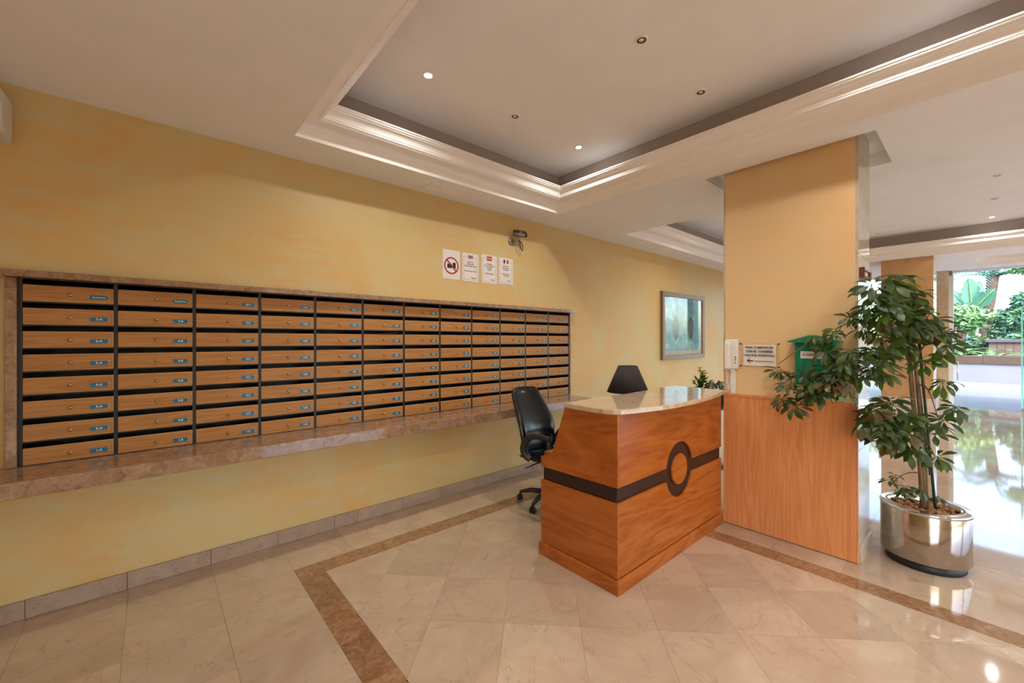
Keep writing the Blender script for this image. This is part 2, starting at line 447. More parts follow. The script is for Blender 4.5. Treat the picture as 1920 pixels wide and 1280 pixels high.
# ------------------------------------------------------------------ walls
MX0, MP, MZ0, MZ1, MY = -.5357, .3692, .82, 1.832, 3.385
MX1 = MX0+12*MP
wb = MB(); T = 3.5
wb.box(-2.9, 3.40, 0, MX0, 3.75, T); wb.box(MX1, 3.40, 0, 13.6, 3.75, T)
wb.box(MX0, 3.40, 0, MX1, 3.75, MZ0); wb.box(MX0, 3.40, MZ1, MX1, 3.75, T); wb.box(MX0, 3.70, MZ0, MX1, 3.75, MZ1)
wall_back = struct('wall_back', wb, M['wall'])
wl = MB()
wl.box(-2.9, -1.9, 0, -2.6, 3.4, T); wl.box(-2.9, -5.2, 0, -2.6, -4.9, T); wl.box(-2.9, -4.9, 2.6, -2.6, -1.9, T)
struct('wall_left', wl, M['wall'])
wf = MB()
wf.box(-2.6, -5.2, 0, 1.9, -5.0, T); wf.box(1.9, -5.2, 2.6, 5.2, -5.0, T); wf.box(4.9, -5.2, 0, 5.2, -5.0, 2.6); wf.box(5.2, -5.2, 2.6, 13.5, -5.0, T); wf.box(13.0, -5.2, 0, 13.5, -5.0, 2.6)
wf.box(9.0, -5.2, 0, 9.3, -5.0, 2.6)
struct('wall_front', wf, M['wall'])
bb = None
bbs = struct('baseboard_back', MB().box(-2.6, 3.393, 0, 13.4, 3.3995, .098), M['skirt'])
js = [-2.6, -2.1, -1.7, -1.32, -.92, -.518, -.117, .29, .686, 1.085, 1.27, 1.67, 2.06, 2.465, 2.863, 3.26, 3.66, 4.06, 4.46, 4.86, 5.26, 5.66, 6.06, 6.46, 6.86, 7.26, 7.66, 8.06]
for a, b in zip(js, js[1:]):
    obj('tile', MB().rbox(a+.001, 3.381, .001, b-.001, 3.394, .1, .0015, seg=1).mesh('tile', M['skirt'], ((a+b)/2, 3.39, 0)), bbs, ((a+b)/2, 3.39, 0))

# ------------------------------------------------------------------ ceiling with its coffers
holes = [(.71, -3.2, 3.305, 3.01), (3.53, .455, 4.256, 1.55), (4.58, -4.0, 9.42, 3.03), (10.25, -4.0, 11.45, .07)]
xs = sorted(set([-2.7, 11.7]+[h[0] for h in holes]+[h[2] for h in holes]))
ys = sorted(set([-5.1, 3.5]+[h[1] for h in holes]+[h[3] for h in holes]))
ce = MB()
for a, b in zip(xs, xs[1:]):
    for c_, d in zip(ys, ys[1:]):
        mx, my = (a+b)/2, (c_+d)/2
        if any(h[0] < mx < h[2] and h[1] < my < h[3] for h in holes): continue
        ce.quad((a, c_, CEIL), (a, d, CEIL), (b, d, CEIL), (b, c_, CEIL))
def ring(mb, h, prof, mi=0, smooth=False):
    vs_ = []
    for d, z in prof:
        x0, y0, x1, y1 = h[0]+d, h[1]+d, h[2]-d, h[3]-d
        vs_ += [(x0, y0, z), (x1, y0, z), (x1, y1, z), (x0, y1, z)]
    mb.add(vs_, [[j*4+k, j*4+(k+1) % 4, (j+1)*4+(k+1) % 4, (j+1)*4+k] for j in range(len(prof)-1) for k in range(4)], mi, smooth)
def cap(mb, h, d, z):
    mb.quad((h[0]+d, h[1]+d, z), (h[0]+d, h[3]-d, z), (h[2]-d, h[3]-d, z), (h[2]-d, h[1]+d, z))
STEP = [(0, CEIL), (0, 2.935), (.006, 2.950), (.018, 2.960), (.034, 2.964), (.13, 2.965), (.13, 3.045)]
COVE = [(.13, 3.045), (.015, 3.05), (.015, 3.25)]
CORN = [(.116, 2.9645), (.117, 2.958), (.124, 2.955), (.130, 2.960), (.129, 2.967), (.133, 2.968), (.139, 2.966), (.143, 2.971), (.141, 2.978),
        (.146, 2.981), (.149, 2.993), (.156, 3.006), (.167, 3.016), (.181, 3.022), (.184, 3.024), (.185, 3.030), (.192, 3.031), (.197, 3.036), (.194, 3.042),
        (.198, 3.044), (.204, 3.046), (.205, 3.056), (.19, 3.062), (.131, 3.055)]
TH = [holes[0], holes[2], holes[3]]
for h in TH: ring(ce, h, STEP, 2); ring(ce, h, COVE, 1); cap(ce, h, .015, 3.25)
h = holes[1]; ring(ce, h, [(0, CEIL), (0, 2.96)]); cap(ce, h, 0, 2.96)
ce.quad((11.7, -5.1, CEIL), (11.7, 3.5, CEIL), (11.7, 3.5, 3.03), (11.7, -5.1, 3.03))
ce.quad((11.7, -5.1, 3.03), (11.7, 3.5, 3.03), (13.7, 3.5, 3.03), (13.7, -5.1, 3.03))
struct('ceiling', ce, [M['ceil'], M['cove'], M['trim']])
for i, h in enumerate(TH):
    mb = MB(); ring(mb, h, CORN); struct('trim_%d' % (i+1), mb, M['trim'])
struct('sky_block_slab', MB().box(-3.0, -5.4, 3.5, 14.0, 3.9, 3.7), M['pale_stone'])  # unseen slab added over the ceilings to block the sky

# ------------------------------------------------------------------ the stucco column beside the desk
cb = (3.57, .98, 0)
column = struct('column', MB().box(3.57, .565, 0, 3.965, 1.40, 2.955), M['col_stucco'])
def cpart(name, mb, mat, label=None): return part(name, mb, mat, column, label)
wn = MB()
step_ = (1.405-.552)/4
cpart('wainscot_core', MB().box(3.556, .552, .004, 3.5695, 1.405, 1.05), M['band'])
for k in range(4):
    a = .552+k*step_; m_ = MB().box(3.545, a+.0002, .006, 3.5565, a+step_-.0002, 1.045)
    obj('veneer_panel', m_.mesh('veneer_panel', M['panel'], (3.55, a+step_/2, .5)), column, (3.55, a+step_/2, .5))
cpart('wainscot_cap', MB().rbox(3.541, .549, 1.045, 3.5705, 1.408, 1.068, .003), M['panel'])
cpart('wainscot_edge', MB().rbox(3.543, .5465, .002, 3.5705, .5525, 1.05, .001), M['panel'])
zz = [0.11, .75, 1.42, 2.08, 2.955]
for a, b in zip(zz, zz[1:]):
    obj('marble_slab', MB().rbox(3.571, .548, a+.001, 3.975, .566, b-.001, .001, seg=1).mesh('marble_slab', M['col_side'], (3.77, .55, a)), column, (3.77, .55, a))
    obj('marble_slab', MB().rbox(3.571, 1.399, a+.001, 3.975, 1.415, b-.001, .001, seg=1).mesh('marble_slab', M['col_side'], (3.77, 1.4, a)), column, (3.77, 1.4, a))
    obj('marble_slab', MB().rbox(3.964, .566, a+.001, 3.976, 1.399, b-.001, .001, seg=1).mesh('marble_slab', M['col_side'], (3.97, 1, a)), column, (3.97, 1, a))
cpart('skirting_piece', MB().rbox(3.575, .53, .0, 3.99, .566, .112, .002), M['col_side'])
# far columns
c2 = struct('column', MB().box(9.49, .53, 0, 10.1, 1.14, CEIL), M['orange_marble'])
zz = [.0, .55, .96, 1.72, 2.30, CEIL]
for k, (a, b) in enumerate(zip(zz, zz[1:])):
    e = .03 if k == 0 else 0
    m_ = M['plinth_marble'] if k == 0 else M['orange_marble']
    obj('marble_slab', MB().rbox(9.475-e, .518-e, a+.001, 9.491, 1.152+e, b-.001, .001, seg=1).mesh('marble_slab', m_, (9.48, .8, a)), c2, (9.48, .8, a))
    obj('marble_slab', MB().rbox(9.491, .518-e, a+.001, 10.11, .531, b-.001, .001, seg=1).mesh('marble_slab', M['plinth_marble'], (9.8, .52, a)), c2, (9.8, .52, a))
c3 = struct('column', MB().box(13.0, .485, 0, 13.36, .66, 3.02), M['beige_marble'])
for k, (a, b) in enumerate(zip([0, .8, 1.55, 2.3], [.8, 1.55, 2.3, 3.02])):
    obj('marble_slab', MB().rbox(12.985, .48, a+.001, 13.001, .665, b-.001, .001, seg=1).mesh('marble_slab', M['beige_marble'], (13, .57, a)), c3, (13, .57, a))

# ------------------------------------------------------------------ glass front and door
win = struct('window_1', MB().box(13.36, .42, 0, 13.46, .485, 3.03), M['alu'])
def wp(name, mb, mat): return part(name, mb, mat, win)
wp('head_rail', MB().box(13.37, -5.0, 2.985, 13.45, 3.4, 3.03), M['alu'])
wp('sill_rail', MB().box(13.37, .66, 0, 13.45, 3.4, .06), M['alu'])
wp('mid_rail', MB().box(13.38, .66, .50, 13.44, 3.4, .55), M['alu'])
for y in (1.95, 3.33): wp('mullion', MB().box(13.37, y, .06, 13.45, y+.06, 2.985), M['alu'])
for a, b in ((.665, 1.95), (2.01, 3.33)): wp('pane', MB().box(13.405, a, .06, 13.413, b, 2.985), M['glass'])
wp('transom_pane', MB().box(13.405, -5.0, 2.22, 13.413, -.53, 2.985), M['glass'])
wp('door_fitting', MB().rbox(13.33, .44, 2.93, 13.48, .58, 3.03, .004), M['frame'])
dr = struct('door_1', MB().rbox(13.47, -1.55, .012, 13.482, -.532, 2.19, .002), [M['glass']])
part('glass_edge', MB().box(13.467, -.548, .012, 13.485, -.526, 2.19), M['glass_edge'], dr)
part('patch_fitting', MB().rbox(13.462, -.68, .012, 13.49, -.53, .09, .003), M['chrome'], dr)
hl = MB().tube([(13.32, .36, 1.02), (13.32, .36, .62)], .012); hl.tube([(13.32, .36, .98), (13.41, .43, .98)], .007)
wp('pull_handle', hl, M['chrome'])
w2 = struct('window_2', MB().box(1.9, -5.12, 0, 13.0, -5.06, .05), M['alu'])
for x in (1.9, 4.85, 5.2, 7.1, 8.95, 9.3, 11.1, 12.95): part('mullion', MB().box(x, -5.13, .05, x+.05, -5.05, 2.6), M['alu'], w2)

# ------------------------------------------------------------------ ceiling lamps
def ring_lathe(): return MB().lathe([(.030, .002), (.031, -.003), (.036, -.006), (.043, -.005), (.047, -.001), (.048, .001)], 24)
lm_ring = MB().lathe([(.026, .002), (.027, -.004), (.030, -.006), (.038, -.004), (.041, .001)], 24).mesh('ring', M['trim'])
lm_can = MB().lathe([(.0165, -.0035), (.020, -.0045), (.026, -.0045), (.0275, -.003)], 24).mesh('reflector', M['reflector'])
lm_on = MB().lathe([(.0, -.0062), (.012, -.0062), (.022, -.0055), (.026, -.0048)], 20).mesh('bulb', M['bulb'])
lm_off = MB().lathe([(.0, -.004), (.010, -.0035), (.016, -.001), (.018, .001)], 20).mesh('bulb', M['bulb_off'])
def downlight(x, y, lit, label, z=3.25, power=1.0):
    t = thing('ceiling_downlight', label, 'ceiling light', (x, y, z-.002), 0, 'recessed ceiling downlights')
    obj('ring', lm_ring, t); obj('reflector', lm_can, t); obj('bulb', lm_on if lit else lm_off, t)
    if lit:
        ld = bpy.data.lights.new('downlight_beam', 'SPOT'); ld.energy = LAMP_W*power; ld.color = LAMP_COL
        ld.spot_size = math.radians(154); ld.spot_blend = .8; ld.shadow_soft_size = .03
        lo = bpy.data.objects.new('downlight_beam', ld); C.objects.link(lo); lo.location = (0, 0, -.012); lo.parent = t
D = [(1.368, 2.407, 1, 'lit ceiling downlight glowing nearest the left corner of the front coffer'),
     (2.131, 2.402, 0, 'unlit ceiling downlight between the two glowing ones in the front coffer'),
     (2.905, 2.408, 1, 'lit ceiling downlight glowing nearest the back right corner of the front coffer'),
     (2.144, 1.307, 0, 'unlit ceiling downlight at the top centre, away from the mailbox wall'),
     (2.911, 1.307, 0, 'unlit ceiling downlight close to the beam before the stucco column')]
for a in D: downlight(*a)
for x, y, lb in ((1.368, .2, 'added unseen glowing downlight over the viewpoint near the left side of the front coffer'), (2.911, .2, 'added unseen glowing downlight over the viewpoint near the right side of the front coffer'),
               (2.144, -.9, 'added unseen glowing downlight behind the viewpoint, middle of the front coffer'), (1.368, -2.0, 'added unseen glowing downlight behind the viewpoint, left end of the front coffer'), (2.911, -2.0, 'added unseen glowing downlight behind the viewpoint, right end of the front coffer')):
    downlight(x, y, 1, lb)  # unseen lamps added outside the view to help light the hall
for x, y, lit, lb in ((6.752, -.104, 0, 'unlit downlight of the rear coffer, nearest to the column'), (7.848, -.1, 0, 'unlit downlight of the rear coffer, middle of a row of three'),
                  (8.975, -.09, 1, 'glowing downlight of the rear coffer just before the dark recess'), (8.949, 1.134, 0, 'unlit downlight of the rear coffer low beside the column edge'),
                  (6.0, 2.2, 1, 'added unseen downlight of the rear coffer hidden behind the column')):  # this last lamp is unseen, added to light the rear hall
    downlight(x, y, lit, lb)
lm_e = MB(); lm_e.box(-.175, -.07, -.004, .175, -.062, 0).box(-.175, .062, -.004, .175, .07, 0).box(-.175, -.062, -.004, -.165, .062, 0).box(.165, -.062, -.004, .175, .062, 0)
for x, y, lb in ((1.995, 3.19, 'flush rectangular emergency light in the ceiling above the mailboxes'), (6.85, 3.25, 'faint flush emergency light in the ceiling near the back coffer')):
    t = thing('emergency_light', lb, 'ceiling light', (x, y, CEIL-.0005), 0, 'flush emergency lights')
    obj('bezel', lm_e.mesh('bezel', M['trim']), t)
    obj('lens', MB().rbox(-.075, -.05, -.006, .164, .05, -.001, .002).mesh('lens', M['trim']), t)
    obj('indicator', MB().rbox(-.1, -.02, -.006, -.085, -.008, -.001, .002).mesh('indicator', M['bulb_off']), t)

# ------------------------------------------------------------------ mailboxes in their stone surround
sur = thing('mailbox_surround', 'brown marble surround framing the bank of wooden mailboxes', 'stone frame', (MX0, 3.4, MZ0))
b0 = (MX0, 3.4, MZ0)
part('top_slab', MB().rbox(MX0-.10, 3.315, MZ1, MX1+.055, 3.3995, MZ1+.037, .004), M['emp_ledge'], sur, base=b0)
part('jamb', MB().rbox(MX0-.05, 3.366, MZ0+.001, MX0-.009, 3.3995, MZ1-.001, .003), M['emp_ledge'], sur, base=b0)
part('jamb', MB().rbox(MX1+.001, 3.366, MZ0+.001, MX1+.022, 3.3995, MZ1-.001, .003), M['emp_ledge'], sur, base=b0)
part('side_margin', MB().box(MX0-.0085, 3.384, MZ0+.001, MX0-.0005, 3.3995, MZ1-.001), M['black'], sur, base=b0)
ledge = thing('stone_ledge', 'long brown marble ledge shelf projecting under the mailboxes', 'shelf', (1.6, 3.4, .74))
part('slab', MB().rbox(-1.9, 3.03, .739, 3.885, 3.3995, MZ0, .004), M['emp_ledge'], ledge, base=(1.6, 3.4, .74))

W, H = MP, .1265
me_body = MB()
me_body.box(0, .0, 0, .0085, .28, H).box(W-.0085, .0, 0, W, .28, H).box(.0085, .004, 0, W-.0085, .28, .004).box(.0085, .0, H-.003, W-.0085, .28, H).box(.0085, .272, .004, W-.0085, .28, H-.003)
me_body = me_body.mesh('shell', M['black'])
me_stud = MB().rbox(W-.0095, -.0025, .092, W+.0005, .0, .118, .001, seg=1).mesh('slot_clip', M['grey_metal'])
me_door = MB().rbox(.0095, -.003, .0045, W-.0095, .014, .0945, .0022, 0, 1, 1).mesh('door', [M['mbox'], M['mbox_edge']])
me_knob = MB().lathe([(.0, -.016), (.006, -.0155), (.0085, -.012), (.0075, -.007), (.005, -.005), (.0085, -.003), (.0095, -.002), (.0095, .0)], 16, axis='y').mesh('lock_knob', M['brass'])
def rrect(x0, z0, x1, z1, r, n=4):
    P = []
    for cx, cz, a in ((x1-r, z1-r, 0), (x0+r, z1-r, 90), (x0+r, z0+r, 180), (x1-r, z0+r, 270)):
        for k in range(n+1): an = math.radians(a+90*k/n); P.append((cx+r*math.cos(an), cz+r*math.sin(an)))
    return P
PX0, PX1, PZ0, PZ1 = .262, .337, .028, .0515
me_plate = MB().prism(rrect(0, 0, PX1-PX0, PZ1-PZ0, .005), -.0022, 0, axis='y').mesh('number_plate', M['plate'])
me_plate_end = MB().box(PX1-PX0, -.003, .001, PX1-PX0+.003, 0, .007).box(PX1-PX0, -.003, PZ1-PZ0-.007, PX1-PX0+.003, 0, PZ1-PZ0-.001).mesh('plate_end', M['white'])  # two small white ends at the plate's right edge
ordn = ['first', 'second', 'third', 'fourth', 'fifth', 'sixth', 'seventh', 'eighth', 'ninth', 'tenth', 'eleventh', 'twelfth']
rown = ['top row', 'second row from top', 'third row from top', 'fourth row from top', 'fifth row from top', 'sixth row from top', 'row above the bottom', 'bottom row']
rows = [0]*8
for c in range(12):
    for r in range(8):
        x = MX0+c*MP; z = MZ1-(r+1)*H
        tx = mail_text(c, r)
        what = ('blue plate lettered %s' % tx) if (c < 8 and r > 0) or 2 <= c < 8 else 'small blue plate'
        lb = 'wooden-fronted mailbox with %s, %s column from the left, %s' % (what, ordn[c], rown[r])
        if what == 'small blue plate': lb = 'wooden-fronted mailbox, blue plate, %s column from the left, %s' % (ordn[c], rown[r])
        t = thing('mailbox', lb, 'mailbox', (x, MY, z), 0, 'wooden mailboxes in the wall bank')
        obj('shell', me_body, t)
        if c < 11: obj('slot_clip', me_stud, t)
        d = obj('door', me_door, t)
        obj('lock_knob', me_knob, d, (.185, -.003, .047))
        p = obj('number_plate', me_plate, t, (PX0, -.003, PZ0), (0, 0, 0))
        obj('lettering', text_mesh(tx, .0185 if len(tx) < 5 else .0135, M['white'], .025), p, ((PX1-PX0)/2, -.0024, (PZ1-PZ0)/2), FACE_MY)
        obj('plate_end', me_plate_end, p)
env = MB(); env.add([(0, 0, 0), (.19, 0, .012), (.19, .2, -.002), (0, .2, -.012)], [(0, 1, 2, 3)]); env.add([(0, 0, .0008), (.19, 0, .0128), (.19, .2, -.0012), (0, .2, -.0112)], [(0, 1, 2, 3)])
e_ = obj('envelope', env.mesh('envelope', M['paper']), None, (MX0+5*MP+.13, 3.37, MZ1-3*H+.1))
tag(e_, 'white envelope sticking out of the slot of the 6-F mailbox', 'envelope')

# ------------------------------------------------------------------ notices, security camera, picture on the back wall
def sheet(x0, z0, x1, z1, label, group):
    t = thing('notice', label, 'sign', ((x0+x1)/2, 3.3985, (z0+z1)/2), 0, group)
    w_, h_ = (x1-x0)/2, (z1-z0)/2
    obj('sheet', MB().prism(rrect(-w_, -h_, w_, h_, .008), -.0022, 0, axis='y').mesh('sheet', M['paper']), t)
    return t, w_, h_
def flat(name, poly, t, mat, y=-.0026, th=.0004, label=None):
    return obj(name, MB().prism(poly, y-th, y, axis='y').mesh(name, mat), t, label=label)
def rect(x0, z0, x1, z1): return [(x0, z0), (x1, z0), (x1, z1), (x0, z1)]
g_ = 'paper notices on the back wall'
t, w_, h_ = sheet(2.085, 2.09, 2.285, 2.373, 'white paper notice with a red ring prohibition symbol', g_)
rg = MB(); n_ = 40
rg.add([(r_*math.cos(2*PI*k/n_), -.003, -.01+r_*math.sin(2*PI*k/n_)) for r_ in (.083, .069) for k in range(n_)], [[k, (k+1) % n_, n_+(k+1) % n_, n_+k] for k in range(n_)])
obj('prohibition_ring', rg.mesh('prohibition_ring', M['red']), t)
flat('pictogram', rect(-.047, -.036, .004, .007), t, M['print']); flat('pictogram', rect(.014, -.034, .049, .022), t, M['print'])
flat('prohibition_bar', [(-.056, .036), (-.046, .046), (.058, -.056), (.048, -.066)], t, M['red'], -.0032)
def notice(x0, z0, x1, z1, label, lines, last, flag):
    t, w_, h_ = sheet(x0, z0, x1, z1, label, g_)
    b = MB(); fw, fh, k = w_-.016, h_-.018, .0022
    top = h_-.036
    for q in ((-fw, -fh, fw, -fh+k), (-fw, -fh, -fw+k, top), (fw-k, -fh, fw, top), (-fw, top-k, -.032, top), (.032, top-k, fw, top)): b.box(q[0], -.003, q[1], q[2], -.0025, q[3])
    obj('border', b.mesh('border', M['grey_print']), t)
    for i, (z, s) in enumerate(lines): obj('lettering', text_mesh(s, .0165, M['print'], .02), t, (0, -.0026, z), FACE_MY)
    obj('lettering', text_mesh(last, .016, M['print'], .02), t, (fw-.042, -.0026, -fh+.022), FACE_MY)
    zf = top+.0
    if flag == 'uk':
        flat('flag', rect(-.03, zf-.018, .03, zf+.018), t, M['paper'], -.0026); flat('flag', rect(-.03, zf-.005, .03, zf+.005), t, M['red'], -.0031); flat('flag', rect(-.006, zf-.018, .006, zf+.018), t, M['red'], -.0031)
        for sx in (-1, 1):
            for sz in (-1, 1): flat('flag', [(sx*.010, zf+sz*.008), (sx*.028, zf+sz*.008), (sx*.028, zf+sz*.017), (sx*.014, zf+sz*.017)], t, M['flag_blue'], -.0029)
    if flag == 'es':
        flat('flag', rect(-.034, zf-.022, .034, zf+.022), t, M['orange_flag'], -.0026); flat('flag', rect(-.034, zf+.011, .034, zf+.022), t, M['red'], -.0031); flat('flag', rect(-.034, zf-.022, .034, zf-.011), t, M['red'], -.0031)
    if flag == 'fr':
        flat('flag', rect(-.034, zf-.02, -.012, zf+.02), t, M['flag_blue'], -.0026); flat('flag', rect(-.012, zf-.02, .012, zf+.02), t, M['paper'], -.0026); flat('flag', rect(.012, zf-.02, .034, zf+.02), t, M['red'], -.0026)
notice(2.311, 2.085, 2.511, 2.37, 'white paper notice with a British flag, beside the red ring notice', [(.055, 'This is a no'), (.035, 'smoking area.'), (.015, 'Please smoke outside'), (-.035, 'Keep the door closed')], 'Thank you', 'uk')
notice(2.549, 2.09, 2.754, 2.385, 'white paper notice with a red and yellow Spanish flag', [(.055, 'Se ruega no'), (.035, 'fumar en el interior'), (.015, 'del edificio'), (-.005, 'Gracias'), (-.045, 'Cierren la puerta')], 'Gracias', 'es')
notice(2.779, 2.1, 2.98, 2.382, 'white paper notice with a French tricolour flag', [(.055, 'Merci de ne'), (.035, 'pas fumer dans'), (.015, "l'immeuble"), (-.03, 'Fermez la porte'), (-.05, 'en sortant')], 'Merci', 'fr')

t = thing('security_camera', 'small silver security camera on a bracket above the paper notices', 'camera', (2.955, 3.3995, 2.575))
lc = MB().lathe([(0, -.016), (.028, -.014), (.040, -.006), (.042, 0)], 24, axis='y'); obj('wall_plate', lc.mesh('wall_plate', M['frame']), t)
obj('bracket', MB().tube([(0, -.01, 0), (.02, -.05, .005), (.05, -.08, .03), (.065, -.085, .055)], .013).mesh('bracket', M['frame']), t)
cd = Vector((.80, -.58, -.10)).normalized(); p0 = Vector((.035, -.075, .075))
obj('body', MB().tube([p0-cd*.05, p0-cd*.045, p0+cd*.075], [.02, .03, .03], 16).mesh('body', M['frame']), t)
obj('sunshield', MB().tube([p0-cd*.05+Vector((0, 0, .012)), p0+cd*.085+Vector((0, 0, .012))], .031, 12).mesh('sunshield', M['grey_metal']), t)
obj('lens', MB().tube([p0+cd*.075, p0+cd*.10], [.026, .024], 16).mesh('lens', M['black']), t)
obj('cable', MB().tube([(.05, -.06, .03), (.07, -.07, -.03), (.095, -.06, -.075), (.115, -.06, -.095), (.125, -.06, -.07), (.115, -.06, -.02), (.09, -.04, .02)], .005).mesh('cable', M['greybrown']), t)

fx0, fx1, fz0, fz1 = 6.125, 7.625, 1.175, 2.285
t = thing('framed_picture', 'large framed print with a painted-in teal garden reflection, hanging on the yellow wall', 'picture', ((fx0+fx1)/2, 3.3995, (fz0+fz1)/2))
W2, H2 = (fx1-fx0)/2, (fz1-fz0)/2
def frame_mb(w_, h_, t_, y0, y1):
    o_ = [(-w_, -h_), (w_, -h_), (w_, h_), (-w_, h_)]; i_ = [(-w_+t_, -h_+t_), (w_-t_, -h_+t_), (w_-t_, h_-t_), (-w_+t_, h_-t_)]
    m_ = MB()
    rings = [[(x, y1, z) for x, z in o_], [(x, y0+.006, z) for x, z in o_], [(x*.995, y0, z*.995) for x, z in o_], [(x*1.01, y0+.004, z*1.01) for x, z in i_], [(x, y0+.012, z) for x, z in i_], [(x, y1, z) for x, z in i_]]
    m_.add([p for r_ in rings for p in r_], [[j*4+k, j*4+(k+1) % 4, ((j+1) % 6)*4+(k+1) % 4, ((j+1) % 6)*4+k] for j in range(6) for k in range(4)])
    return m_
obj('frame', frame_mb(W2, H2, .075, -.05, 0).mesh('frame', M['frame']), t)
obj('mount', MB().box(-W2+.06, -.02, -H2+.06, W2-.06, -.012, H2-.06).mesh('mount', M['mat']), t)
obj('print', MB().box(-W2+.14, -.023, -H2+.15, W2-.17, -.0205, H2-.085).mesh('print', M['teal']), t)
for cx, cz in ((-.28, -.03), (.25, -.02)):
    el = [(cx+.11*math.cos(2*PI*k/20), cz+.2*math.sin(2*PI*k/20)) for k in range(20)]
    flat('printed_shape', el, t, M['print_dark'], -.0232, .0005)
obj('glazing', MB().box(-W2+.06, -.029, -H2+.06, W2-.06, -.026, H2-.06).mesh('glazing', M['glass']), t)

t = thing('air_conditioner', 'white wall air conditioner at the left edge below the ceiling', 'air conditioner', (-1.05, 3.3995, 2.535))
acp = [(0, 0), (-.165, .0), (-.21, .035), (-.215, .15), (-.195, .215), (0, .228)]
obj('casing', MB().prism(acp, -.48, .48, axis='x').mesh('casing', M['white']), t)
for k in range(3): obj('louvre', MB().rbox(-.44, -.17+k*.045, -.006, .44, -.14+k*.045, .002, .002).mesh('louvre', M['white']), t)
obj('end_cover', MB().prism([(-.01, .008), (-.16, .008), (-.2, .04), (-.205, .148), (-.188, .205), (-.01, .218)], .48, .486, axis='x').mesh('end_cover', M['white']), t)

# ------------------------------------------------------------------ things on the column face (X = 3.57)
XF = 3.5695
t = thing('intercom', 'white intercom handset mounted at the left edge of the stucco column', 'intercom', (XF, 1.344, 1.385))
obj('base', MB().rbox(-.03, -.05, -.118, 0, .05, .118, .006).mesh('base', M['white']), t)
hs = MB().rbox(-.062, -.002, -.125, -.031, .044, .100, .012); hs.rbox(-.045, .0, .06, -.028, .042, .1, .008).rbox(-.045, .0, -.125, -.028, .042, -.085, .008)
obj('handset', hs.mesh('handset', M['white']), t)
for z in (-.025, -.045, -.07): obj('button', MB().rbox(-.0335, -.036, z-.005, -.0295, -.028, z+.005, .001).mesh('button', M['greybrown']), t)
pts = []
for k in range(60):
    a = k/59; z = -.12-.17*math.sin(a*PI); y = .028-.035*a
    pts.append((-.04+.008*math.cos(k*1.9), y+.008*math.sin(k*1.9), z))
obj('coiled_cord', MB().tube(pts, .0028, 5).mesh('coiled_cord', M['white']), t)
k_ = obj('cable_trunking', MB().rbox(-.018, -.018, -.103, 0, .018, .103, .003).mesh('cable_trunking', M['white']), None, (XF, 1.336, 1.164))
tag(k_, 'white vertical cable trunking under the intercom handset', 'cable cover')

t = thing('notice_board', 'clear acrylic sign about using the intercom, with a left arrow', 'sign', (XF, 1.146, 1.38))
obj('acrylic_sheet', MB().rbox(-.012, -.141, -.095, -.008, .141, .096, .001).mesh('acrylic_sheet', M['acryl']), t)
obj('paper_sheet', MB().box(-.0075, -.115, -.082, -.0065, .115, .082).mesh('paper_sheet', M['paper']), t)
for y in (-.133, .133):
    for z in (-.087, .088): obj('screw', MB().lathe([(0, -.016), (.005, -.0155), (.006, -.013), (.006, 0)], 12, axis='x', c=(0, y, z)).mesh('screw', M['greybrown']), t)
for z, s in ((.060, 'PARA COMUNICAR'), (.029, 'CON EL CONSERJE'), (-.002, 'UTILICE EL INTERFONO')):
    obj('lettering', text_mesh(s, .0225 if len(s) < 18 else .0205, M['print'], .028), t, (-.0128, .0, z), FACE_MX)
ar = MB()
def yz(P): return P
ar.prism([(.088, -.044), (.062, -.022), (.066, -.031), (.073, -.040), (.042, -.040), (.042, -.048), (.073, -.048), (.066, -.057), (.062, -.066)], -.0130, -.0122, axis='x')
for k in range(10): y = .032-k*.0135; ar.box(-.013, y-.010, -.049, -.0122, y, -.0435)
obj('arrow', ar.mesh('arrow', M['print']), t)

t = thing('leaflet_holder', 'small clear acrylic leaflet holder below the intercom sign', 'leaflet holder', (XF, 1.055, 1.17))
obj('back_sheet', MB().box(-.003, -.055, -.05, 0, .055, .05).mesh('back_sheet', M['acryl']), t)
obj('tray', MB().box(-.035, -.055, -.052, 0, .055, -.048).box(-.035, -.055, -.048, -.032, .055, -.02).box(-.035, .052, -.048, -.003, .055, .03).box(-.035, -.055, -.048, -.003, -.052, .03).mesh('tray', M['acryl']), t)

gy0, gy1, gz0, gz1 = .665, .886, 1.18, 1.484
t = thing('suggestion_box', 'green metal suggestion box with pitched lid behind the leaves', 'letter box', (XF, (gy0+gy1)/2, gz0))
hw = (gy1-gy0)/2; hh = gz1-gz0
obj('body', MB().rbox(-.1, -hw, 0, 0, hw, hh, .003).mesh('body', M['green']), t)
d = obj('door', MB().rbox(-.1035, -hw+.014, .012, -.0995, hw-.014, hh-.07, .002).mesh('door', M['green']), t)
obj('lid', MB().prism([(-hw-.036, hh-.002), (hw+.036, hh-.002), (hw+.036, hh+.008), (.018, hh+.048), (-.018, hh+.048), (-hw-.036, hh+.008)], -.135, -.0, axis='x').mesh('lid', M['green']), t)
lbp = obj('label_plate', MB().box(-.105, -.075, .19, -.1036, .075, .24).mesh('label_plate', M['paper']), t)
obj('lettering', text_mesh('SUGERENCIAS', .02, M['print'], .01), lbp, (-.1054, 0, .215), FACE_MX)
obj('lock', MB().rbox(-.108, -.075, .145, -.1036, -.045, .168, .002).mesh('lock', M['chrome']), t)

t = thing('framed_certificate', 'small brown framed card on the marble side of the column', 'picture', (3.72, .5479, 1.955))
obj('frame', frame_mb(.13, .035, .016, -.03, 0).mesh('frame', plain('red_brown_wood', '#6d2f1c', .4)), t)
obj('card', MB().box(-.12, -.012, -.025, .12, -.006, .025).mesh('card', M['paper']), t)

